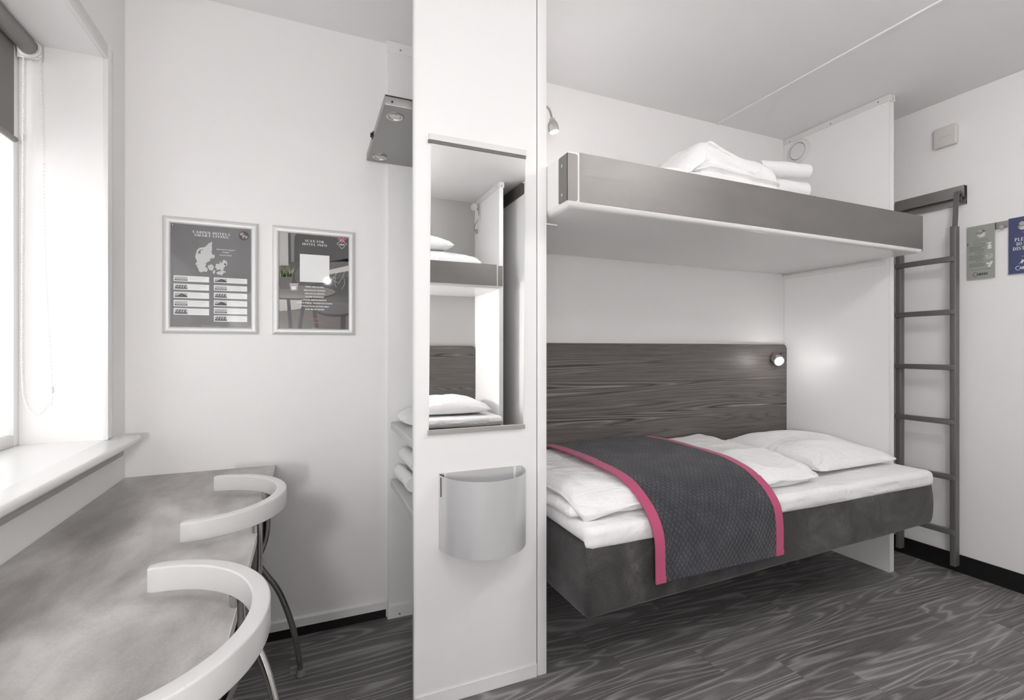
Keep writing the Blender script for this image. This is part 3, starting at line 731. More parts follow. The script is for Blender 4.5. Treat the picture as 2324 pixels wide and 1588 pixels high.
# bed runner, draped over the duvet and down the front of the bed
def runner():
    key = [(2.150, 0.709), (2.00, 0.714), (1.80, 0.714), (1.66, 0.711), (1.56, 0.702), (1.485, 0.680), (1.432, 0.648), (1.388, 0.612), (1.356, 0.566), (1.344, 0.515), (1.341, 0.45), (1.339, 0.386)]
    K = cr([Vector((0, y, z)) for y, z in key], 10)
    S = [0.0]
    for p, q in zip(K, K[1:]): S.append(S[-1] + (q - p).length)
    x0, x1, th = 1.095, 1.752, 0.005
    root = thing('bed_runner', 'charcoal quilted bed runner with pink bands, draped across the made bed', 'bed runner', (1.42, 1.75, 0.71))
    O = Vector((1.42, 1.75, 0.71))
    def surf(x, i, off):
        p = K[i]; tg = (K[min(i + 1, len(K) - 1)] - K[max(i - 1, 0)]).normalized(); nr = Vector((0, tg.z, -tg.y)); nr = -nr if nr.z < 0 or (abs(nr.z) < 0.2 and nr.y > 0) else nr
        w = nz((x, p.y * 1.0 + p.z, 0), 4.0, 9.0) * 0.006 + nz((x, p.y + p.z, 0), 11.0, 2.0) * 0.0025
        edge = min(abs(x - x0), abs(x - x1))
        dr = -0.004 * math.exp(-edge / 0.05) if p.z > 0.66 else 0
        lat = 0.022 * (S[i] / S[-1]) - 0.006 + 0.006 * math.sin(S[i] * 9)
        q = p + nr * (off + w * 0.8 + 0.006) + Vector((0, 0, dr))
        tt_ = S[i] / S[-1]; a_ = min(1, max(0, (x - x0) / (x1 - x0))); lat += -0.012 * tt_ * (1 - a_) - 0.046 * tt_ * a_
        return Vector((x + lat, q.y, q.z)) - O
    def sheet(xa, xb, name, mat, off, ia=0, ib=None, nx=40):
        ib = len(K) if ib is None else ib
        b = MB(); uvl = b.bm.loops.layers.uv.new('UVMap'); V = []
        for sd in (0, 1):
            V.append([[b.bm.verts.new(surf(xa + (xb - xa) * a / nx, i, off + (th if sd == 0 else 0))) for i in range(ia, ib)] for a in range(nx + 1)])
        I = ib - ia
        def face(vs, uvs):
            f = b.bm.faces.new(vs)
            for lp, uv in zip(f.loops, uvs): lp[uvl].uv = uv
        for sd in (0, 1):
            for a in range(nx):
                for i in range(I - 1):
                    q = [(a, i), (a + 1, i), (a + 1, i + 1), (a, i + 1)]
                    if sd: q = q[::-1]
                    face([V[sd][c][d] for c, d in q], [((xb - xa) * c / nx, S[ia + d]) for c, d in q])
        loop = [(a, 0) for a in range(nx + 1)] + [(nx, i) for i in range(1, I)] + [(a, I - 1) for a in range(nx - 1, -1, -1)] + [(0, i) for i in range(I - 2, 0, -1)]
        for m in range(len(loop)):
            c, d = loop[m], loop[(m + 1) % len(loop)]
            face([V[0][c[0]][c[1]], V[1][c[0]][c[1]], V[1][d[0]][d[1]], V[0][d[0]][d[1]]], [(0, 0), (0, 0.005), (0.01, 0.005), (0.01, 0)])
        return b.build(name, mat, root, 60)
    sheet(x0 + 0.040, x1 - 0.040, 'quilted_panel', 'quilt', 0.0)
    for xa, xb in ((x0, x0 + 0.043), (x1 - 0.043, x1)):
        bd = lab(sheet(xa, xb, 'edge_band', 'pink', 0.0012, nx=6), 'pink velvet edge band')
        h = sheet(xa - 0.001, xb + 0.001, 'band_hem', 'pink', 0.0035, len(K) - 4, len(K), 6); h.parent = bd
    return root
runner()

# linen folded on the upper bunk, and towels beside it
b = MB()
def fb(p, u, v, sd):
    n = nz(p, 7, 2.0) * 0.018 + nz(p, 16, 4.0) * 0.007
    sl = (-0.22 * max(0, (-u - 0.30) / 0.70) ** 1.1 - 0.035 * max(0, u + 0.3)) * (sd > 0)
    return p + Vector((n * (abs(u) > .9), n * (abs(v) > .9), n * (sd > 0) + sl))
b.soft(1.33, 2.04, 1.56, 2.10, 1.85, 2.092, 0.085, 0.085, 34, 22, 5, fb, fnb=lambda p, q: p + Vector((0, 0.014 * math.sin(q * 9) + 0.01 * nz(p, 10, 3), 0)))
tag(b.build('folded_duvet', 'linen', smooth=75), 'white folded duvet heaped on the upper bunk beside two towels', 'duvet')
b = MB(); b.soft(1.60, 1.74, 1.575, 1.68, 2.062, 2.078, 0.014, 0.008, 10, 8, 2, lambda p, u, v, sd: p + Vector((0, 0, -0.022 * u + 0.010 * v + 0.006 * nz(p, 20, 1))))
tag(b.build('folded_sheet', 'linen', smooth=75), 'small folded white sheet corner lying on the duvet of the upper bunk', 'sheet')
def roll(label, c, r, length, ang, squash=1.0, seed=1, group=None, turns=2.4, pitch=0):
    """towel roll along its local y, with a spiral end"""
    t = MB(); n = int(30 * turns); th = r / (turns + 0.4); pts = []
    for i in range(n + 1):
        a = 2 * PI * turns * i / n; rr = 0.25 * th + (r - th * 0.5 - 0.25 * th) * i / n; pts.append((rr * math.cos(a), rr * math.sin(a) * squash, th * 0.46))
    prev = None; m = 16
    prof = []
    for side in (1, -1):
        rg = range(n + 1) if side == 1 else range(n, -1, -1)
        for i in rg:
            x, z, h = pts[i]; d = math.hypot(x, z) or 1; prof.append((x + side * h * x / d, z + side * h * z / d))
    rings = []
    for k in range(m + 1):
        y = -length / 2 + length * k / m; e = 1 - 0.06 * (abs(2 * k / m - 1) ** 6)
        rings.append([t.bm.verts.new(Vector((x * e + 0.004 * nz((x, y, z), 14, seed), y + 0.004 * nz((x, z, y), 25, seed), z * e + 0.004 * nz((z, y, x), 14, seed)))) for x, z in prof])
    L_ = len(prof)
    for a, b_ in zip(rings, rings[1:]):
        for i in range(L_): t.bm.faces.new((a[i], a[(i + 1) % L_], b_[(i + 1) % L_], b_[i]))
    h = L_ // 2
    for rgk, fl_ in ((rings[0], 0), (rings[-1], 1)):
        for i in range(h - 1):
            q = (rgk[i], rgk[i + 1], rgk[L_ - 2 - i], rgk[L_ - 1 - i]); t.bm.faces.new(q if fl_ else q[::-1])
    o = t.build('towel', 'towel', smooth=60); o.location = c; o.rotation_euler = (pitch, 0, ang)
    return tag(o, label, 'towel', group)
roll('rolled white towel on the upper bunk, the top one of two beside the duvet', (2.118, 1.64, 2.062), 0.045, 0.27, 1.35, 0.86, 3, turns=2.75)
roll('rolled white towel on the upper bunk, the lower one of two beside the duvet', (2.125, 1.66, 1.975), 0.055, 0.28, 1.38, 0.86, 5, turns=2.75)
def folded(label, x0, x1, y0, y1, z0, z1, seed, mat='towel', name='towel', cat='towel'):
    b = MB(); b.soft(x0, x1, y0, y1, z0, z1, 0.03, (z1 - z0) * 0.46, 14, 20, 3, lambda p, u, v, sd: p + Vector((0.003 * nz(p, 20, seed), 0.003 * nz(p, 18, seed), 0.004 * nz(p, 22, seed) * (sd > 0))))
    return tag(b.build(name, mat, smooth=70), label, cat)
# shelves: one thick folded towel above, two rolls below
roll('thick rolled white towel on the upper wardrobe shelf', (0.447, 2.05, 0.876 + 0.030), 0.103, 0.155, 0.0, 0.28, 7, turns=1.8)
roll('rolled white towel lying on the lower wardrobe shelf, underneath the other', (0.381, 2.005, 0.629 + 0.037), 0.038, 0.25, 0.04, 0.94, 2, turns=2)
roll('rolled white towel on top of the other roll on the lower wardrobe shelf', (0.407, 2.015, 0.629 + 0.108), 0.041, 0.25, 0.04, 0.94, 4, turns=2)

# mirror-side bedding
pillow('pillow', 'white pillow on the lower bed seen in the mirror', 'pillow', (1.06, -0.74, 0.672), 0.60, 0.55, 0.14, 0.0, 8.0)
pillow('pillow', 'flat white pillow on the upper bunk seen in the mirror, under the plump one', 'pillow', (0.99, -0.76, 1.842), 0.62, 0.50, 0.15, 0.03, 5.0)
pillow('pillow', 'plump white pillow on top of the flat one on the mirrored upper bunk', 'pillow', (0.76, -0.76, 1.972), 0.62, 0.46, 0.15, -0.03, 6.0)

# ------------------------------------------------------------------ reading lamps
def goose(label, base, bdir, path, head, hdir, lit=False, hr=0.024, hl=0.058):
    t = thing('reading_lamp', label, 'lamp', base); O = Vector(base)
    k = MB(); k.lathe([(0, 0.012), (0.018, 0.012), (0.021, 0.009), (0.021, 0)], (0, 0, 0), bdir, 24); k.build('wall_mount', 'nickel', t, 40)
    k = MB(); k.tube([Vector(p) - O for p in path], 0.0048, 12, 8); k.build('gooseneck', 'chrome', t, 60)
    hd = Vector(hdir).normalized(); h0 = Vector(head) - O
    k = MB(); k.lathe([(0, 0), (hr * 0.5, 0), (hr * 0.5, hl * 0.22), (hr * 0.74, hl * 0.24), (hr * 0.92, hl * 0.42), (hr, hl * 0.68), (hr * 0.97, hl), (hr * 0.82, hl), (hr * 0.80, hl * 0.9)], h0, hd, 28); sh = k.build('lamp_head', 'nickel', t, 40)
    k = MB(); k.lathe([(hr * 0.81, hl * 0.92), (0, hl * 0.95)], h0, hd, 28); k.build('lens', 'lit' if lit else 'lens', sh)
    return t
hb = onY(1253, 270, 1.86)
goose('gooseneck reading lamp with a small metal head, over the upper bunk beside the wardrobe', (0.812, 1.93, 2.05), (1, 0, 0),
      [(0.824, 1.93, 2.05), (0.87, 1.93, 2.12), (0.90, 1.915, 2.24), (0.935, 1.89, 2.262), (hb.x - 0.012, 1.868, 2.235), (hb.x, 1.86, hb.z - 0.002)], hb, (0.12, -0.06, -1))
lo = (1.437, -1.03, 2.27)
goose('gooseneck reading lamp seen in the mirror above the mirrored upper bunk', lo, (-1, 0, 0),
      [(1.42, -1.03, 2.27), (1.40, -1.00, 2.30), (1.415, -0.93, 2.37), (1.415, -0.95, 2.45), (1.395, -1.00, 2.478)], (1.395, -1.00, 2.478), (-0.35, 1, -0.25), hr=0.030, hl=0.05)
for nm_, en_, lc_ in (('bunk_fill_light', 0.8, (hb.x + 0.02, 1.84, 2.13)), ('bed_lamp_light', 0.35, (2.66, 2.03, 1.12))):  # the bunk light is fill added at an unlit lamp; the bed spot is lit
    ld_ = bpy.data.lights.new(nm_, 'POINT'); ld_.energy = en_; ld_.shadow_soft_size = 0.03; ld_.color = (1, 0.98, 0.975)
    lo_ = bpy.data.objects.new(nm_, ld_); COL.objects.link(lo_); lo_.location = lc_
# round reading spot on the headboard
q = onY(1757, 811, 2.1782)
t = thing('bed_spotlight', 'small round lit reading spot on the wood-grain panel above the pillow', 'lamp', q)
ax = Vector((-0.34, -0.715, -0.28)).normalized()
k = MB(); k.lathe([(0.026, 0.0), (0.026, 0.006), (0.012, 0.008), (0.012, 0.02)], (0, 0, 0), (0, -1, 0), 30); k.build('wall_mount', 'nickel', t, 40)
k = MB(); k.lathe([(0.0, 0.012), (0.031, 0.012), (0.033, 0.016), (0.033, 0.062), (0.031, 0.068), (0.028, 0.068), (0.027, 0.060)], (0, 0, 0), ax, 36); hd = k.build('lamp_head', 'nickel', t, 40)
k = MB(); k.lathe([(0.0275, 0.0605), (0.024, 0.068), (0, 0.071)], (0, 0, 0), ax, 36); k.build('lens', 'lit', hd, 40)
k = MB(); k.tube([ax * 0.03 + Vector((0.022, 0, 0.026)), ax * 0.03 + Vector((0.036, -0.010, 0.040))], 0.0035, 8, 0); k.build('switch', 'dark', hd)

t = thing('bed_spotlight', 'unseen round reading spot added as fill light on the mirrored lower bed panel', 'lamp', (-0.30, YO + 0.02, 1.12))  # unseen spot and its light, added to lift the low wardrobe panel and floor
k = MB(); k.lathe([(0.026, 0.0), (0.026, 0.006), (0.012, 0.008), (0.012, 0.02)], (0, 0, 0), (0, 1, 0), 30); k.build('wall_mount', 'nickel', t, 40)
k = MB(); k.lathe([(0.0, 0.012), (0.031, 0.012), (0.033, 0.016), (0.033, 0.062), (0.031, 0.068), (0.028, 0.068), (0.027, 0.060)], (0, 0, 0), (0, 1, 0), 36); hd = k.build('lamp_head', 'nickel', t, 40)
k = MB(); k.lathe([(0.0275, 0.0605), (0.024, 0.068), (0, 0.071)], (0, 0, 0), (0, 1, 0), 36); k.build('lens', 'lit', hd, 40)
lt = bpy.data.lights.new('opposite_bed_fill', 'POINT'); lt.energy = 26; lt.shadow_soft_size = 0.06; lt.color = (1, 0.98, 0.975)
lto = bpy.data.objects.new('opposite_bed_fill', lt); COL.objects.link(lto); lto.location = (-0.30, YO + 0.16, 1.12)

# ------------------------------------------------------------------ things on the ladder wall
ra = thing('ladder_rail', 'short steel rail on the right wall that the ladder hangs from', 'rail', (XL, 1.57, 1.96))
b = MB(); b.box(-0.002, 0, -0.163, 0.163, 0.0, 0.098); b.box(-0.030, -0.028, -0.163, 0.163, 0.038, 0.098); b.box(-0.028, -0.002, -0.163, 0.163, 0.096, 0.098); b.box(-0.016, -0.002, -0.163, 0.163, 0.0, 0.002)
b.box(-0.018, -0.016, -0.163, 0.163, 0.0, 0.022)
b.build('channel', 'steelY', ra)
ld = thing('ladder', 'grey metal bunk ladder leaning against the right wall', 'ladder', (3.15, 1.56, 0.05))
O = Vector((3.15, 1.56, 0.05))
for (y0, y1) in ((1.417, 1.443), (1.672, 1.698)):
    b = MB(); b.box(3.128 - O.x, 3.168 - O.x, y0 - O.y, y1 - O.y, 0, 1.79, 0.004, 3); s_ = b.build('stile', 'ladder', ld, 40)
    b = MB(); ym = (y0 + y1) / 2 - O.y
    pr = [(0.0, 1.785), (0.006, 1.85), (0.012, 1.935), (0.020, 1.972), (0.032, 1.978), (0.040, 1.962), (0.041, 1.930)]
    b2 = [(x - 0.004, z) for x, z in pr]
    for (a0, a1) in zip(pr, pr[1:]):
        d = Vector((a1[0] - a0[0], 0, a1[1] - a0[1])).normalized(); nn_ = Vector((-d.z, 0, d.x)) * 0.003
        A_ = Vector((a0[0], ym - 0.011, a0[1])); B_ = Vector((a1[0], ym - 0.011, a1[1])) + d * 0.002
        b.prism([A_ - nn_, B_ - nn_, B_ + nn_, A_ + nn_], (0, 0.022, 0))
    if y0 < 1.5: b.build('hook', 'ladder', s_)
    else: b.bm.free()
for z in (1.668, 1.388, 1.096, 0.808, 0.516, 0.228):
    b = MB(); b.box(3.116 - O.x, 3.140 - O.x, 1.420 - O.y, 1.697 - O.y, z - 0.014 - O.z, z + 0.014 - O.z, 0.004, 3); b.build('rung', 'ladder', ld, 40)

p0 = onX(2123, 298, XL); p1 = onX(2176, 325, XL)
t = thing('sensor_box', 'small white plastic box mounted high on the right wall', 'sensor', (XL, (p0.y + p1.y) / 2, 2.348))
b = MB(); b.box(-0.026, 0, -0.052, 0.052, -0.054, 0.054, 0.008, 4); b.build('cover', 'oldplastic', t, 50)
b = MB(); b.box(-0.0268, -0.026, -0.030, 0.030, -0.002, -0.0005); b.build('seam', plain('faint_seam', (0.5, 0.49, 0.47, 1), 0.6), t)

hk = thing('hook_rack', 'steel strip with round knobs on the right wall, holding the door tags', 'hooks', (XL, 1.25, 1.81))
b = MB(); b.box(-0.003, 0, -0.35, 0.142, -0.012, 0.024, 0.0005); b.build('strip', 'steelY', hk)
KN = []
for (x, y) in ((2224, 526), (2273, 516), (2319, 507)):
    p = onX(x, y, XL - 0.022); KN.append(p); c_ = Vector((-0.003, p.y - 1.25, p.z - 1.81))
    k = MB(); k.lathe([(0.0045, 0), (0.0045, 0.012), (0.0105, 0.014), (0.011, 0.016), (0.011, 0.019), (0.0095, 0.021), (0, 0.0215)], c_, (-1, 0, 0), 28); k.build('knob', 'nickel', hk, 40)
for dy in (0.075, 0.15):
    k = MB(); k.lathe([(0.0045, 0), (0.0045, 0.012), (0.0105, 0.014), (0.011, 0.019), (0, 0.0215)], (-0.003, KN[2].y - 1.25 - dy, KN[2].z - 1.81), (-1, 0, 0), 28); k.build('knob', 'nickel', hk, 40)

# ------------------------------------------------------------------ printed matter
class Art:
    """flat printed shapes on one sheet. o = lower-left corner, u = to the right, v = up, n = towards the viewer"""
    def __init__(s, o, u, v, n): s.o, s.u, s.v, s.n = Vector(o), Vector(u), Vector(v), Vector(n); s.b = MB(); s.mats = []; s.lay = 0
    def mi(s, m):
        if m not in s.mats: s.mats.append(m)
        return s.mats.index(m)
    def P(s, x, y, k): return s.o + s.u * x + s.v * y + s.n * (0.00012 * k)
    def poly(s, pts, m, k=1):
        try: s.b.poly([s.P(x, y, k) for x, y in pts], s.mi(m))
        except ValueError: pass
    def rect(s, x0, x1, y0, y1, m, k=1): s.poly([(x0, y0), (x1, y0), (x1, y1), (x0, y1)], m, k)
    def disc(s, cx, cy, rx, ry, m, k=1, n=28, a0=0, a1=360): s.poly([(cx + rx * math.cos(math.radians(a0 + (a1 - a0) * i / n)), cy + ry * math.sin(math.radians(a0 + (a1 - a0) * i / n))) for i in range(n + (a1 - a0 != 360))], m, k)
    def line(s, pts, w, m, k=2):
        for (a, b) in zip(pts, pts[1:]):
            dx, dy = b[0] - a[0], b[1] - a[1]; L = math.hypot(dx, dy) or 1; px_, py_ = -dy / L * w / 2, dx / L * w / 2
            s.poly([(a[0] - px_, a[1] - py_), (b[0] - px_, b[1] - py_), (b[0] + px_, b[1] + py_), (a[0] + px_, a[1] + py_)], m, k)
    def text(s, txt, cx, y, h, m, k=3, align='CENTER', width=None, bold=0.0, shear=0.0, space=1.0):
        c = bpy.data.curves.new('t', 'FONT'); c.body = txt; c.size = 1; c.align_x = align; c.offset = bold; c.shear = shear; c.space_character = space; c.resolution_u = 2
        o = bpy.data.objects.new('t', c); COL.objects.link(o)
        bpy.context.view_layer.update()
        me = bpy.data.meshes.new_from_object(o.evaluated_get(bpy.context.evaluated_depsgraph_get()))
        xs = [v.co.x for v in me.vertices] or [0, 1]; sc = h / 0.70
        sx = sc if width is None else width / max(1e-6, (max(xs) - min(xs)))
        idx = s.mi(m); vs = [s.b.bm.verts.new(s.P(cx + v.co.x * sx, y + v.co.y * sc, k)) for v in me.vertices]
        for p in me.polygons:
            try: s.b.bm.faces.new([vs[i] for i in p.vertices]).material_index = idx
            except ValueError: pass
        bpy.data.objects.remove(o); bpy.data.curves.remove(c); bpy.data.meshes.remove(me)
    def serif(s, txt, cx, y, h, m, k=3, width=None, left=False):
        gl = []; x = 0
        for chx in txt:
            if chx == ' ': x += 0.42; continue
            w, polys = glyph(chx); gl.append((x, polys)); x += w + 0.13
        tot = x - 0.13; sx = h if width is None else width / tot; st = cx if left else cx - tot * sx / 2
        for gx, polys in gl:
            for p in polys: s.poly([(st + (gx + a) * sx, y + b_ * h) for a, b_ in p], m, k)
    def build(s, name, parent, base_t=0.0): 
        me = s.b
        vs = list(me.bm.faces)
        m_ = bpy.data.meshes.new(name); me.bm.normal_update()
        for f in me.bm.faces:
            if f.normal.dot(s.n) < 0: f.normal_flip()
        me.bm.to_mesh(m_); me.bm.free()
        for q_ in s.mats: m_.materials.append(q_)
        o = bpy.data.objects.new(name, m_); COL.objects.link(o); o.parent = parent
        return o
T_, h_, se = 0.21, 0.055, 0.07
def R_(x0, x1, y0, y1): return [(x0, y0), (x1, y0), (x1, y1), (x0, y1)]
def stem(x, w=None, top=True, bot=True):
    w = w or T_; P = [R_(x, x + w, 0, 1)]
    if top: P.append(R_(x - se, x + w + se, 1 - h_, 1))
    if bot: P.append(R_(x - se, x + w + se, 0, h_))
    return P
def ringp(cx, cy, rx, ry, a0, a1, tw=None, n=14):
    tw = tw or T_; P = []
    for i in range(n):
        q = [math.radians(a0 + (a1 - a0) * (i + j) / n) for j in (0, 1)]
        P.append([(cx + rx * math.cos(q[0]), cy + ry * math.sin(q[0])), (cx + rx * math.cos(q[1]), cy + ry * math.sin(q[1])), (cx + (rx - tw) * math.cos(q[1]), cy + (ry - h_) * math.sin(q[1])), (cx + (rx - tw) * math.cos(q[0]), cy + (ry - h_) * math.sin(q[0]))])
    return P
def diag(x0, y0, x1, y1, w): return [[(x0, y0), (x0 + w, y0), (x1 + w, y1), (x1, y1)]]
def glyph(c):
    t = h_ * 1.3
    if c == 'I': return 0.21 + 2 * se, [[(a + se, b) for a, b in p] for p in stem(0)]
    if c == 'C': return 0.80, ringp(0.42, 0.5, 0.42, 0.5, 42, 318) + [R_(0.72, 0.77, 0.66, 1.0), R_(0.72, 0.77, 0.0, 0.3)]
    if c == 'G': return 0.88, ringp(0.42, 0.5, 0.42, 0.5, 42, 330) + [R_(0.72, 0.77, 0.66, 1.0), R_(0.58, 0.79, 0.05, 0.42), R_(0.5, 0.86, 0.40, 0.455)]
    if c == 'O': return 0.86, ringp(0.43, 0.5, 0.43, 0.5, 0, 360, n=24)
    if c == 'A': return 0.88, diag(0.10, 0, 0.38, 1, t) + diag(0.60, 0, 0.34, 1, T_) + [R_(0.2, 0.62, 0.28, 0.34), R_(0.0, 0.26, 0, h_), R_(0.5, 0.88, 0, h_)]
    if c == 'B': return 0.74, stem(se) + ringp(0.28, 0.755, 0.38, 0.245, -90, 90, 0.18) + ringp(0.28, 0.265, 0.44, 0.265, -90, 90, 0.2)
    if c == 'P': return 0.72, stem(se) + ringp(0.28, 0.735, 0.42, 0.265, -90, 90, 0.19)
    if c == 'R': return 0.86, stem(se) + ringp(0.28, 0.745, 0.40, 0.255, -90, 90, 0.19) + diag(0.60, 0, 0.34, 0.52, T_) + [R_(0.56, 0.86, 0, h_)]
    if c == 'D': return 0.84, stem(se) + ringp(0.28, 0.5, 0.54, 0.5, -90, 90, T_)
    if c == 'N': return 0.92, [R_(0.10, 0.10 + t, 0, 1), R_(0.76, 0.76 + t, 0, 1), R_(0, 0.26, 0, h_), R_(0, 0.2, 1 - h_, 1), R_(0.66, 0.92, 1 - h_, 1)] + diag(0.62, 0, 0.08, 1, 0.22)
    if c == 'M': return 1.06, [R_(0.10, 0.10 + t, 0, 1), R_(0, 0.26, 0, h_), R_(0, 0.2, 1 - h_, 1), R_(0.78, 0.99, 0, 1), R_(0.72, 1.06, 0, h_), R_(0.85, 1.06, 1 - h_, 1)] + diag(0.42, 0, 0.12, 1, 0.2) + diag(0.5, 0, 0.80, 1, t)
    if c == 'H': return 0.90, stem(se) + stem(0.62) + [R_(0.2, 0.7, 0.48, 0.54)]
    if c == 'T': return 0.80, stem(0.295, top=False) + [R_(0, 0.80, 1 - h_, 1), R_(0, 0.05, 0.72, 1), R_(0.75, 0.80, 0.72, 1)]
    if c == 'E': return 0.74, stem(se) + [R_(0.2, 0.70, 1 - h_, 1), R_(0.65, 0.70, 0.74, 1), R_(0.2, 0.74, 0, h_), R_(0.69, 0.74, 0, 0.28), R_(0.2, 0.54, 0.49, 0.545), R_(0.5, 0.54, 0.38, 0.66)]
    if c == 'F': return 0.70, stem(se) + [R_(0.2, 0.70, 1 - h_, 1), R_(0.65, 0.70, 0.72, 1), R_(0.2, 0.54, 0.49, 0.545), R_(0.5, 0.54, 0.38, 0.66)]
    if c == 'L': return 0.70, stem(se) + [R_(0.2, 0.70, 0, h_), R_(0.65, 0.70, 0, 0.32)]
    if c == 'V': return 0.84, diag(0.36, 0, 0.10, 1, T_) + diag(0.42, 0, 0.70, 1, t) + [R_(0, 0.38, 1 - h_, 1), R_(0.58, 0.84, 1 - h_, 1)]
    if c == 'W': return 1.18, diag(0.30, 0, 0.08, 1, 0.19) + diag(0.33, 0, 0.56, 1, t) + diag(0.72, 0, 0.50, 1, 0.19) + diag(0.78, 0, 1.04, 1, t) + [R_(0, 0.34, 1 - h_, 1), R_(0.92, 1.18, 1 - h_, 1)]
    if c == 'U': return 0.84, [R_(0.07, 0.07 + T_, 0.3, 1), R_(0.70, 0.70 + t, 0.3, 1), R_(0, 0.35, 1 - h_, 1), R_(0.6, 0.84, 1 - h_, 1)] + ringp(0.42, 0.32, 0.35, 0.32, 180, 360, 0.16)
    if c == 'S':
        return 0.66, ringp(0.32, 0.735, 0.29, 0.265, 60, 230, 0.17) + ringp(0.33, 0.285, 0.31, 0.285, -130, 60, 0.18) + [[(0.08, 0.62), (0.2, 0.47), (0.62, 0.36), (0.5, 0.55)], R_(0.53, 0.58, 0.7, 1.0), R_(0.03, 0.08, 0.0, 0.32)]
    return 0.5, [R_(0, 0.5, 0, 1)]
def pm(name, r, g=None, b=None, rough=0.5):
    return plain(name, rgb(r, g, b) if g is not None else rgb(r), rough)
PW, PG, PDK, PPK = pm('print_white', 238), pm('print_grey', 116, 115, 117), pm('print_dark', 40, 39, 42), pm('print_pink', 176, 92, 116)
PL1, PL2, PM1, PM2 = pm('print_light_grey', 200), pm('print_text_grey', 176), pm('print_mid_grey', 92), pm('print_deep_grey', 66, 64, 66)

def poster(label, x0, x1, z0, z1, draw):
    t = thing('framed_poster', label, 'poster', ((x0 + x1) / 2, YB, z0)); O = Vector(((x0 + x1) / 2, YB, z0)); w = (x1 - x0) / 2; h = z1 - z0; fw = 0.026
    # snap frame: four mitred, rounded bars
    def barp(p0, p1, inn):
        b_ = MB(); prof = [(0, 0), (0, 0.006), (0.004, 0.011), (0.012, 0.0135), (0.020, 0.012), (fw, 0.006), (fw, 0)]
        p0, p1, inn = Vector(p0), Vector(p1), Vector(inn); d = (p1 - p0).normalized(); A_ = []
        for e, sg in ((p0, 1), (p1, -1)): A_.append([b_.bm.verts.new(e + inn * a + d * sg * (a - 0.0004) + Vector((0, -hh, 0))) for a, hh in prof])
        for i in range(len(prof) - 1): b_.bm.faces.new((A_[0][i], A_[1][i], A_[1][i + 1], A_[0][i + 1]))
        b_.bm.faces.new(A_[0][::-1]); b_.bm.faces.new(A_[1])
        return b_
    c = [Vector((-w, 0, 0)), Vector((w, 0, 0)), Vector((w, 0, h)), Vector((-w, 0, h))]; inn = [(0, 0, 1), (-1, 0, 0), (0, 0, -1), (1, 0, 0)]
    for i in range(4): barp(c[i], c[(i + 1) % 4], inn[i]).build('frame_bar', 'frame', t, 50)
    a = Art((-w + fw - 0.001, -0.004, fw - 0.001), (1, 0, 0), (0, 0, 1), (0, -1, 0)); a.W = 2 * w - 2 * fw + 0.002; a.H = h - 2 * fw + 0.002; a.X0 = O.x - w + fw - 0.001; a.Z0 = z0 + fw - 0.001
    draw(a); a.build('print', t)
    k = MB(); k.box(-w + fw - 0.001, w - fw + 0.001, -0.0062, -0.0057, fw - 0.001, h - fw + 0.001); k.build('cover_sheet', 'cover', t)
    return t
def zoomer(a, ox, oy, sc):
    def f(x, y):
        p = onY(ox + x / sc, oy + y / sc, YB - 0.005); return (p.x - a.X0, p.z - a.Z0)
    return f
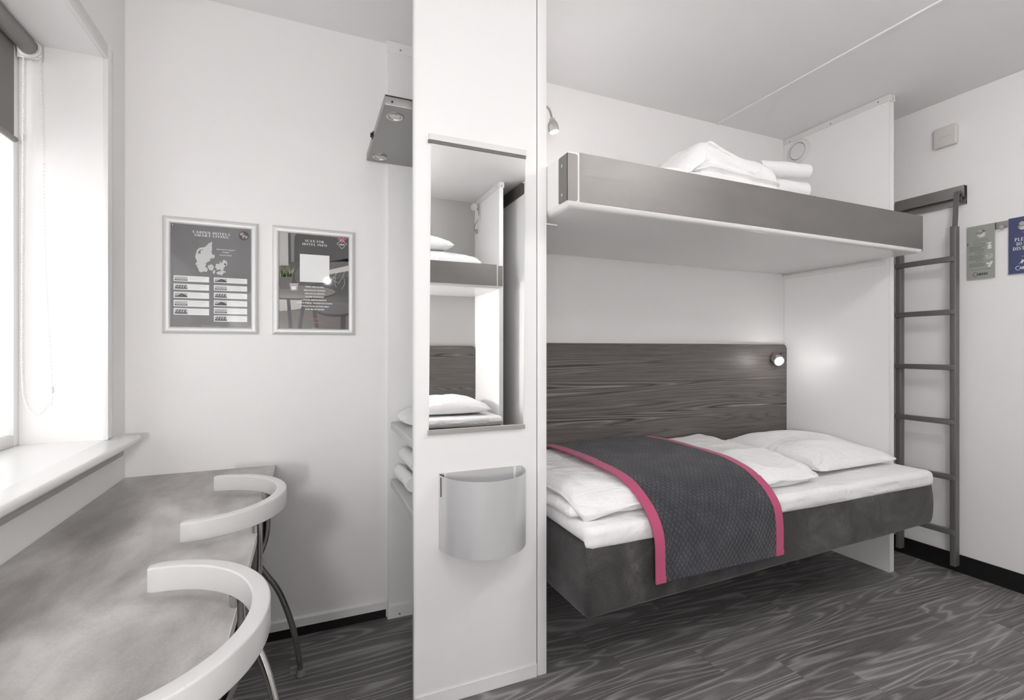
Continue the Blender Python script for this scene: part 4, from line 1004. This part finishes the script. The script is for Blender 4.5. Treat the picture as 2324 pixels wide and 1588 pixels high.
def draw_map(a):
    Z = zoomer(a, 350, 470, 4.8417); W_, H_ = a.W, a.H
    a.rect(0, W_, 0, H_, PG, 0)
    rgh = random.Random(11)
    def coast(P, it=3, amp=0.20):
        for _ in range(it):
            Q = []
            for (p_, q_) in zip(P, P[1:] + P[:1]):
                L_ = math.hypot(q_[0] - p_[0], q_[1] - p_[1]); d_ = rgh.uniform(-amp, amp) * L_
                Q += [p_, ((p_[0] + q_[0]) / 2 + (q_[1] - p_[1]) / L_ * d_, (p_[1] + q_[1]) / 2 - (q_[0] - p_[0]) / L_ * d_)]
            P = Q
        return P
    def zp(pts, m, k=1):
        from mathutils.geometry import tessellate_polygon
        P = coast(list(pts)); V_ = [Vector((*Z(x, y), 0)) for x, y in P]
        for tri in tessellate_polygon([V_]): a.poly([(V_[i].x, V_[i].y) for i in tri], m, k)
    zp([(640, 378), (600, 395), (565, 430), (545, 440), (490, 450), (465, 470), (455, 520), (455, 560), (470, 590), (450, 625), (470, 650), (490, 682), (490, 705), (530, 712), (575, 710), (590, 690), (565, 660), (570, 630), (590, 600), (615, 590), (610, 565), (640, 560), (665, 550), (665, 530), (635, 520), (625, 490), (635, 450), (630, 420)], PL1)
    zp([(588, 640), (620, 625), (650, 640), (655, 670), (640, 695), (610, 690), (590, 665)], PL1)
    zp([(680, 620), (720, 595), (740, 620), (765, 578), (795, 592), (800, 640), (770, 660), (760, 690), (735, 700), (715, 680), (690, 690), (668, 660)], PL1)
    zp([(680, 715), (720, 705), (790, 710), (742, 750), (700, 740)], PL1); zp([(640, 720), (668, 685), (655, 735)], PL1)
    zp([(478, 500), (500, 468), (530, 458), (538, 470), (510, 480), (505, 500), (530, 495), (500, 515)], PG, 2)
    zp([(690, 615), (715, 600), (722, 625), (700, 625)], PG, 2)
    x, y = Z(780, 627); a.disc(x, y, 0.0035, 0.0035, PDK, 3)
    for (u, v) in ((590, 462), (628, 555), (558, 612), (630, 650), (475, 632)):
        x, y = Z(u, v); a.disc(x, y, 0.0011, 0.0011, PDK, 3, 10)
    cx, y1 = Z(628, 298); _, y2 = Z(630, 331)
    xa, _ = Z(422, 270); xb, _ = Z(834, 290)
    a.serif('CABINN HOTELS', (xa + xb) / 2, y1, 0.0092, PW, 3, xb - xa)
    xa, _ = Z(440, 300); xb, _ = Z(818, 320); a.serif('SMART LIVING', (xa + xb) / 2, y2, 0.0092, PW, 3, xb - xa)
    for txt, u, v, wd_ in (('Denmarks largest', 782, 475, 205), ('budget', 785, 503, 78), ('hotel chain', 782, 535, 135)):
        x, y = Z(u, v); xl, _ = Z(u - wd_ / 2, v); xr, _ = Z(u + wd_ / 2, v); a.text(txt, x, y, 0.0058, PW, 3, width=xr - xl, shear=0.45)
    x, y = Z(624, 1308); a.text('Book directly www.cabinn.com', x, y - 0.001, 0.0030, PL1, 3, width=0.062, bold=0.01)
    # flag
    x, y = Z(187, 180); a.rect(x, x + 0.0115, y - 0.008, y, PDK, 1); a.rect(x, x + 0.0115, y - 0.0047, y - 0.0034, PW, 2); a.rect(x + 0.0035, x + 0.0048, y - 0.008, y, PW, 2)
    x, y = Z(210, 220); a.text('DANSK', x, y, 0.0020, PPK, 2)
    # globe badge
    x, y = Z(985, 315); a.disc(x, y, 0.0175, 0.0175, PM2, 1, 36)
    a.poly([(x - 0.013, y + 0.009), (x - 0.004, y + 0.014), (x + 0.001, y + 0.006), (x - 0.008, y + 0.001), (x - 0.014, y + 0.002)], PL2, 2)
    a.poly([(x + 0.006, y - 0.001), (x + 0.013, y + 0.002), (x + 0.012, y - 0.008), (x + 0.005, y - 0.012)], PL2, 2); a.poly([(x - 0.006, y - 0.004), (x + 0.001, y - 0.005), (x - 0.003, y - 0.013)], PL2, 2)
    a.poly([(x - 0.008, y + 0.008), (x + 0.008, y + 0.008), (x, y + 0.0)], PPK, 3); a.text('CABINN', x, y - 0.003, 0.0042, PW, 4, width=0.013, bold=0.03)
    for i, chx in enumerate('CABINN HOTELS'):
        an = math.radians(150 - i * 10); a.text(chx, x + 0.0195 * math.cos(an), y + 0.0195 * math.sin(an) - 0.001, 0.0026, PM2, 2)
    for i in range(11):
        an = math.radians(215 + i * 11); a.disc(x + 0.020 * math.cos(an), y + 0.020 * math.sin(an), 0.0009, 0.0009, PM2, 2, 6)
    # hotel cards
    def card(x0, y0, x1, y1, seed):
        rnd = random.Random(seed); (ax_, ay), (bx, by) = Z(x0, y0), Z(x1, y1)
        a.rect(ax_, bx, by, ay, PW, 1); hh = ay - by; iw = (bx - ax_) * 0.36
        ix0, ix1, iy0, iy1 = ax_ + 0.003, ax_ + 0.003 + iw, by + hh * 0.14, ay - hh * 0.16
        a.rect(ix0, ix1, iy0, iy1, PL2, 2); a.rect(ix0, ix1, iy0, iy0 + (iy1 - iy0) * 0.3, PM2, 3)
        kind = seed % 3; g = iy0 + (iy1 - iy0) * 0.2
        if kind == 0:
            a.rect(ix0 + iw * 0.12, ix1 - iw * 0.1, g, iy1 - (iy1 - iy0) * 0.25, PL1, 4)
            for j in range(6): a.rect(ix0 + iw * (0.16 + 0.12 * j), ix0 + iw * (0.21 + 0.12 * j), g + 0.002, iy1 - (iy1 - iy0) * 0.35, PM1, 5)
        elif kind == 1:
            a.poly([(ix0 + iw * 0.1, g), (ix0 + iw * 0.6, g), (ix0 + iw * 0.95, g), (ix0 + iw * 0.85, iy1 - (iy1 - iy0) * 0.45), (ix0 + iw * 0.5, iy1 - (iy1 - iy0) * 0.1), (ix0 + iw * 0.35, iy0 + (iy1 - iy0) * 0.5)], PDK, 4)
            a.rect(ix0 + iw * 0.45, ix0 + iw * 0.62, g + 0.001, iy1 - (iy1 - iy0) * 0.4, PM1, 5)
        else:
            for j in range(4): a.poly([(ix0 + iw * (0.05 + 0.22 * j), g), (ix0 + iw * (0.15 + 0.22 * j), g), (ix0 + iw * (0.30 + 0.2 * j), iy1), (ix0 + iw * (0.20 + 0.2 * j), iy1)], PM2 if j % 2 else PM1, 4)
        tx = ix1 + 0.003
        for j in range(4): a.rect(tx, tx + (bx - tx) * rnd.uniform(0.55, 0.9), ay - hh * (0.2 + 0.16 * j) - 0.0008, ay - hh * (0.2 + 0.16 * j), PL1 if j else PL2, 2)
    for i in range(5): card(213, 747 + i * 90, 603, 747 + i * 90 + 81, i * 2 + 0)
    for i in range(6): card(655, 771 + i * 83.5, 1021, 771 + i * 83.5 + 74, i * 2 + 1)
    for (u, v, tx) in ((190, 900, 'JYLLAND'), (1043, 1020, 'COPENHAGEN')): 
        x, y = Z(u, v); a.rect(x - 0.0006, x + 0.0006, y - 0.012, y + 0.006, PM1, 1)
poster('framed grey poster with a map of Denmark and rows of cards', -0.5005, -0.1785, 1.2515, 1.6965, draw_map)

def draw_info(a):
    Z = zoomer(a, 350, 470, 4.8417); W_, H_ = a.W, a.H
    C1_, C2_, C3_, C4_ = pm('photo_curtain', 182, 180, 178), pm('photo_table_top', 128, 124, 122), pm('photo_floor', 98, 92, 90), pm('photo_sofa', 74, 72, 73)
    C5_, C6_, C7_, C8_ = pm('photo_pot', 108, 104, 102), pm('photo_leaf', 150, 160, 118), pm('photo_leaf_dark', 96, 106, 78), pm('photo_glow', 196, 192, 186)
    C9_ = pm('photo_sofa_light', 92, 90, 92)
    a.rect(0, W_, 0, H_, C4_, 0)
    def zp(pts, m, k=1): a.poly([(min(max(q_[0], 0), W_), min(max(q_[1], 0), H_)) for q_ in [Z(x, y) for x, y in pts]], m, k)
    zp([(1360, 265), (1470, 275), (1480, 640), (1360, 640)], C1_); zp([(1470, 275), (1500, 280), (1505, 600), (1475, 640)], PM2, 2); zp([(1500, 280), (1560, 285), (1540, 330), (1535, 600), (1505, 600)], C2_, 2)
    zp([(1545, 330), (1570, 295), (2150, 345), (2150, 600), (1545, 600)], PM2, 2)
    for j in range(12): zp([(1650 + j * 42, 285 + j * 4), (1668 + j * 42, 287 + j * 4), (1668 + j * 42, 300 + j * 4), (1650 + j * 42, 298 + j * 4)], C1_, 3)
    zp([(1540, 780), (1555, 700), (1600, 660), (2150, 560), (2150, 760), (1600, 880)], C9_, 2)
    zp([(1920, 690), (2140, 640), (2140, 700), (1920, 740)], C8_, 3)
    zp([(1360, 1140), (1640, 1130), (2150, 1160), (2150, 1345), (1360, 1345)], C3_, 1)
    zp([(1360, 1010), (1640, 1010), (1640, 1110), (1360, 1150)], C1_, 1)
    for j in range(5): zp([(1365, 1200 + 30 * j), (2145, 1215 + 30 * j), (2145, 1218 + 30 * j), (1365, 1203 + 30 * j)], PM1, 2)
    # round tables
    def zdisc(cx, cy, rx, ry, m, k, a0=0, a1=360): zp([(cx + rx * math.cos(math.radians(a0 + (a1 - a0) * i / 40)), cy + ry * math.sin(math.radians(a0 + (a1 - a0) * i / 40))) for i in range(41)], m, k)
    zdisc(1560, 945, 430, 75, PDK, 3); zdisc(1560, 930, 430, 70, C2_, 4)
    for x0, x1, y1 in ((1455, 1500, 1330), (1630, 1600, 1340), (1720, 1790, 1340)): zp([(x0, 1000), (x0 + 38, 1000), (x1 + 20, y1), (x1 - 22, y1)], PDK, 3)
    zdisc(2000, 1130, 230, 75, PDK, 5); zdisc(2000, 1110, 230, 65, C9_, 6); zp([(2050, 1190), (2105, 1190), (2100, 1345), (2045, 1345)], PDK, 5)
    # plant pot
    zp([(1370, 760), (1525, 755), (1500, 900), (1385, 905)], C5_, 7)
    rnd = random.Random(4)
    for j in range(46):
        bx = rnd.uniform(1385, 1510); tx = bx + rnd.uniform(-55, 55); ty = rnd.uniform(600, 690); q_ = rnd.uniform(4, 8)
        zp([(bx - q_, 765), (bx + q_, 765), (tx, ty)], C6_ if j % 3 else C7_, 8 + (j % 2))
    zp([(1485, 835), (1585, 835), (1570, 915), (1500, 915)], PL2, 8); zp([(1505, 868), (1560, 868), (1555, 905), (1510, 905)], PW, 9)
    # blank panel where the code is printed
    zp([(1600, 512), (1925, 535), (1925, 832), (1600, 818)], PW, 10)
    xa, _ = Z(1655, 360); xb, _ = Z(1868, 372); _, y = Z(1760, 388); a.serif('SCAN FOR', (xa + xb) / 2, y, 0.0095, PW, 11, xb - xa)
    xa, _ = Z(1628, 400); xb, _ = Z(1898, 412); _, y = Z(1760, 425); a.serif('HOTEL INFO', (xa + xb) / 2, y, 0.0095, PW, 11, xb - xa)
    for tx, v, wd_ in (('FREE WIFI GUIDE', 885, 200), ('BREAKFAST BUFFET', 923, 240), ('SNACKS & DRINKS', 958, 218), ('ROOM CLEANING', 993, 200), ('LOCAL RESTAURANTS', 1028, 258), ('TAXI & PUBLIC TRANSPORTATION', 1062, 388), ('ATTRACTIONS IN THE AREA', 1097, 318), ('AND MUCH MORE!', 1130, 212)):
        x, y = Z(1764, v); xl, _ = Z(1764 - wd_ / 2, v); xr, _ = Z(1764 + wd_ / 2, v); a.text(tx, x, y, 0.0056, PW, 11, width=xr - xl, bold=0.025)
    x, y = Z(1745, 1232); a.text('Please enjoy', x, y, 0.0075, PPK, 11, width=0.046, shear=0.5, bold=0.01); x, y = Z(1800, 1278); a.text('your stay', x, y, 0.0075, PPK, 11, width=0.038, shear=0.5, bold=0.01)
    x, y = Z(1768, 1332); a.text('www.cabinn.com', x, y, 0.0028, PW, 11, width=0.030)
    # brand mark
    zp([(2003, 335), (2117, 345), (2062, 398)], PPK, 10); cxm, cym = Z(2060, 410)
    a.line([Z(2008, 403), Z(2060, 355), Z(2115, 408), Z(2062, 458), Z(2008, 403)], 0.0012, PW, 11)
    a.rect(*[v_ for v_ in (Z(2020, 392)[0], Z(2103, 392)[0])], Z(2060, 424)[1], Z(2060, 394)[1], PM2, 12); a.text('CABINN', cxm, Z(2060, 420)[1], 0.0062, PW, 13, width=0.023, bold=0.02)
    # line-drawn hand
    a.line([Z(x, y) for x, y in ((2018, 695), (2012, 715), (1998, 735), (1988, 755), (1972, 772), (1964, 792), (1968, 806), (1980, 812), (1988, 830), (1990, 855), (1998, 882))], 0.0008, PW, 11)
    a.line([Z(x, y) for x, y in ((1985, 812), (2005, 822), (2026, 838), (2036, 826), (2045, 805), (2062, 782), (2078, 755), (2084, 728), (2094, 700))], 0.0008, PW, 11)
    a.line([Z(x, y) for x, y in ((2084, 780), (2090, 812), (2093, 840), (2080, 868), (2068, 886), (2062, 906))], 0.0008, PW, 11)
    a.line([Z(x, y) for x, y in ((1965, 790), (1975, 770), (1995, 775), (1990, 800), (1985, 815))], 0.0008, PW, 11)
poster('framed hotel information poster with a plant and round tables, the right one of two', -0.1285, 0.1935, 1.2515, 1.6975, draw_info)

# door tags on the knobs
def doortag(label, yl, yr, zb, zt, ky, kz, base, draw):
    t = thing('door_tag', label, 'sign', (XL - 0.010, (yl + yr) / 2, zb)); w = yl - yr; h = zt - zb
    a = Art((0, w / 2, 0), (0, -1, 0), (0, 0, 1), (-1, 0, 0)); a.W, a.H = w, h
    # sheet with a round hole: side strips plus ring around the hole
    hx, hz, hr = (yl - ky), kz - zb, 0.0195; n = 40; outer = []; inner = []
    hz = hz - 0.008
    for i in range(n):
        an = 2 * PI * (i + 0.5) / n; dx, dy = math.cos(an), math.sin(an)
        ts = []
        if dx > 1e-6: ts.append((w - hx) / dx)
        if dx < -1e-6: ts.append(-hx / dx)
        if dy > 1e-6: ts.append((h - hz) / dy)
        if dy < -1e-6: ts.append((h * 0.72 - hz) / dy)
        tt = min(ts); outer.append((hx + dx * tt, hz + dy * tt)); inner.append((hx + hr * dx, hz + hr * dy))
    cn = [(w, h), (0, h), (0, h * 0.72), (w, h * 0.72)]
    b_ = MB()
    def q3(p, d): return Vector((d, w / 2 - p[0], p[1]))
    V = {}
    for d in (0.0, 0.0008):
        for i in range(n):
            j = (i + 1) % n; P_ = [inner[i], outer[i], outer[j], inner[j]]
            for c_ in cn:
                a1, a2 = math.atan2(outer[i][1] - hz, outer[i][0] - hx), math.atan2(outer[j][1] - hz, outer[j][0] - hx); ac = math.atan2(c_[1] - hz, c_[0] - hx)
                if (a1 < ac < a2) and abs(a2 - a1) < 1: P_ = [inner[i], outer[i], c_, outer[j], inner[j]]
            b_.poly([q3(p, d) for p in P_])
        b_.poly([q3(p, d) for p in ((0, 0), (w, 0), (w, h * 0.72), (0, h * 0.72))])
    for i in range(n):
        j = (i + 1) % n; b_.poly([q3(inner[i], 0), q3(inner[j], 0), q3(inner[j], 0.0008), q3(inner[i], 0.0008)])
    for p, q_ in (((0, 0), (w, 0)), ((w, 0), (w, h)), ((w, h), (0, h)), ((0, h), (0, 0))): b_.poly([q3(p, 0), q3(q_, 0), q3(q_, 0.0008), q3(p, 0.0008)])
    b_.build('card', base, t)
    draw(a); a.build('print', t); return t
GR = pm('tag_sage_green', 154, 158, 151); BLU = pm('tag_navy_blue', 70, 77, 112); TD = pm('tag_print_dark', 58, 66, 64); TR = pm('tag_print_red', 128, 62, 62); TW = pm('tag_print_white', 220, 222, 216); BK = pm('tag_print_ink', 34, 42, 52)
def logo(a, cx, y, w, h, m, k=2):
    a.text('ABINN', cx + w * 0.10, y, h, m, k, width=w * 0.78, bold=0.03)
    n = 26; r0, r1 = h * 0.86, h * 0.70; c = (cx - w * 0.36, y + h * 0.50)
    for i in range(n):
        q_ = [math.radians(60 + 235 * (i + j) / n) for j in (0, 1)]
        a.poly([(c[0] + r0 * math.cos(q_[0]), c[1] + r0 * math.sin(q_[0])), (c[0] + r0 * math.cos(q_[1]), c[1] + r0 * math.sin(q_[1])), (c[0] + r1 * math.cos(q_[1]), c[1] + r1 * math.sin(q_[1])), (c[0] + r1 * math.cos(q_[0]), c[1] + r1 * math.sin(q_[0]))], m, k)
def draw_green(a):
    W_, H_ = a.W, a.H; rn = random.Random(2)
    for i in range(3): a.text(('HOW TO REDUCE', 'OUR CO2 FOOTPRINT WHEN', 'STAYING AT OUR HOTEL')[i], W_ * 0.5, H_ * (0.735 - 0.022 * i), 0.0036, TR, 1, width=W_ * (0.42, 0.55, 0.58)[i])
    for tx, yy in (('CLEANING', 0.645), ('TOWELS', 0.475), ('WASTE', 0.325)): a.serif(tx, W_ * 0.46, H_ * yy, 0.0058, TD, 1, W_ * 0.055 * len(tx))
    for y0, n in ((0.615, 7), (0.445, 6), (0.295, 5)):
        for i in range(n): a.rect(W_ * 0.07, W_ * (0.07 + rn.uniform(0.45, 0.60)), H_ * (y0 - 0.016 * i), H_ * (y0 - 0.016 * i) + 0.0011, TD, 1)
    a.rect(W_ * 0.12, W_ * 0.88, H_ * 0.173, H_ * 0.173 + 0.0012, TD, 1)
    x, y = W_ * 0.80, H_ * 0.575; a.rect(x - 0.006, x + 0.009, y - 0.010, y + 0.010, TW, 1); a.poly([(x - 0.003, y + 0.010), (x + 0.006, y + 0.010), (x + 0.004, y + 0.018), (x - 0.001, y + 0.018)], TW, 1); a.rect(x - 0.009, x + 0.010, y + 0.018, y + 0.023, TW, 1)
    y = H_ * 0.42
    for i in range(3): a.line([(x - 0.014, y - 0.006 * i), (x + 0.001, y - 0.006 - 0.006 * i), (x + 0.014, y + 0.003 - 0.006 * i)], 0.0016, TW, 1)
    a.line([(x - 0.014, y), (x, y + 0.007), (x + 0.014, y + 0.003)], 0.0016, TW, 1)
    y = H_ * 0.24
    for i, (dx, dy) in enumerate(((-0.006, 0.008), (0.004, 0.004), (0.0, -0.006), (0.008, 0.012))): a.poly([(x + dx - 0.007, y + dy), (x + dx + 0.002, y + dy - 0.006), (x + dx + 0.008, y + dy + 0.003), (x + dx - 0.001, y + dy + 0.007)], TW, 1 + i % 2)
    a.poly([(0, H_ * 0.64), (0.007, H_ * 0.665), (0, H_ * 0.69)], TD, 1)
    logo(a, W_ * 0.5, H_ * 0.065, W_ * 0.52, 0.0125, BK)
def draw_blue(a):
    W_, H_ = a.W, a.H
    a.poly([(W_ * 0.44, H_ * 0.735), (W_ * 0.56, H_ * 0.735), (W_ * 0.5, H_ * 0.70)], PPK, 1)
    for tx, yy, ww in (('PLEASE', 0.575, 0.62), ('DO NOT', 0.495, 0.50), ('DISTURB', 0.415, 0.74)): a.serif(tx, W_ * 0.51, H_ * yy, 0.0165, PW, 1, W_ * ww)
    a.text('z z z', W_ * 0.5, H_ * 0.29, 0.006, TW, 1)
    a.poly([(W_ * 0.38, H_ * 0.19), (W_ * 0.45, H_ * 0.25), (W_ * 0.52, H_ * 0.22), (W_ * 0.44, H_ * 0.17)], TW, 1); a.line([(W_ * 0.33, H_ * 0.165), (W_ * 0.48, H_ * 0.23)], 0.0014, TW, 1); a.poly([(W_ * 0.50, H_ * 0.16), (W_ * 0.60, H_ * 0.21), (W_ * 0.62, H_ * 0.17)], TW, 1)
    logo(a, W_ * 0.5, H_ * 0.075, W_ * 0.50, 0.0125, PW)
g0 = onX(2195, 520, XL - 0.010); g1 = onX(2258, 629, XL - 0.010)
doortag('sage green door tag with cleaning notes hanging on the knob strip', g0.y, g1.y, 1.556, 1.832, KN[0].y, KN[0].z, GR, draw_green)
u0 = onX(2289, 501, XL - 0.010)
doortag('navy blue do-not-disturb tag hanging on the knob strip at the right frame edge', u0.y, u0.y - (g0.y - g1.y), 1.562, 1.838, KN[2].y, KN[2].z, BLU, draw_blue)

# ------------------------------------------------------------------ the side of the room behind the camera, seen in the mirror
pf = thing('partition', 'white partition panel with a screwed top strip, seen only in the mirror', 'partition', (1.456, -0.8, 0))
b = MB(); b.box(1.438, 1.474, YO + 0.001, -0.49, 0, ZC - 0.002, 0.0015); at(b.build('panel', 'lam', pf))
b = MB(); b.box(1.434, 1.4375, YO + 0.001, -0.487, 2.505, ZC - 0.001); b.box(1.434, 1.480, -0.4895, -0.485, 2.505, ZC - 0.001); at(b.build('top_strip', 'plastic', pf))
for y in (-0.55, -0.72, -0.90):
    k = MB(); k.lathe([(0, 0.003), (0.0045, 0.001), (0.0045, 0)], (1.434, y, 2.53), (-1, 0, 0), 12); at(k.build('screw', 'chrome', pf))
k = MB(); k.lathe([(0, 0.003), (0.0045, 0.001), (0.0045, 0)], (1.457, -0.485, 2.522), (0, 1, 0), 12); at(k.build('screw', 'chrome', pf))
dr = bpy.data.objects.new('door_1', None); COL.objects.link(dr); struct(dr)
b = MB(); b.box(1.600, 1.619, -1.06, -0.34, 0.01, 2.435, 0.001); b.build('door_leaf', 'lam', dr)
b = MB(); b.box(1.592, 1.619, -1.08, -0.40, 2.45, 2.535, 0.002); b.box(1.586, 1.619, -1.08, -0.40, 2.438, 2.45, 0.001); lab(b.build('header_rail', plain('dark_brown_grey_metal', rgb(98, 92, 88), 0.4, 0.5), dr), 'dark metal header rail')

# unseen ceiling lamps, added to brighten and even out the room
def fill_ceiling_lamp(label, x, y, power):
    t = thing('fill_ceiling_lamp', label, 'lamp', (x, y, ZC))
    k = MB(); k.lathe([(0.15, 0), (0.15, 0.03), (0.142, 0.035), (0.138, 0.03)], (0, 0, 0), (0, 0, -1), 48); k.build('ring', 'plastic', t, 40)
    k = MB(); k.lathe([(0.139, 0.03), (0.139, 0.09), (0.12, 0.12), (0.0, 0.135)], (0, 0, 0), (0, 0, -1), 48)
    k.build('diffuser', m_emit('lit_opal_diffuser', (1, 0.98, 0.975, 1), power), t, 60)
fill_ceiling_lamp('added round opal ceiling lamp near the entrance, beyond the frame', 1.85, 0.25, 22.0)
fill_ceiling_lamp('added round opal ceiling lamp above the desk side, beyond the frame', 0.40, -0.40, 11.0)
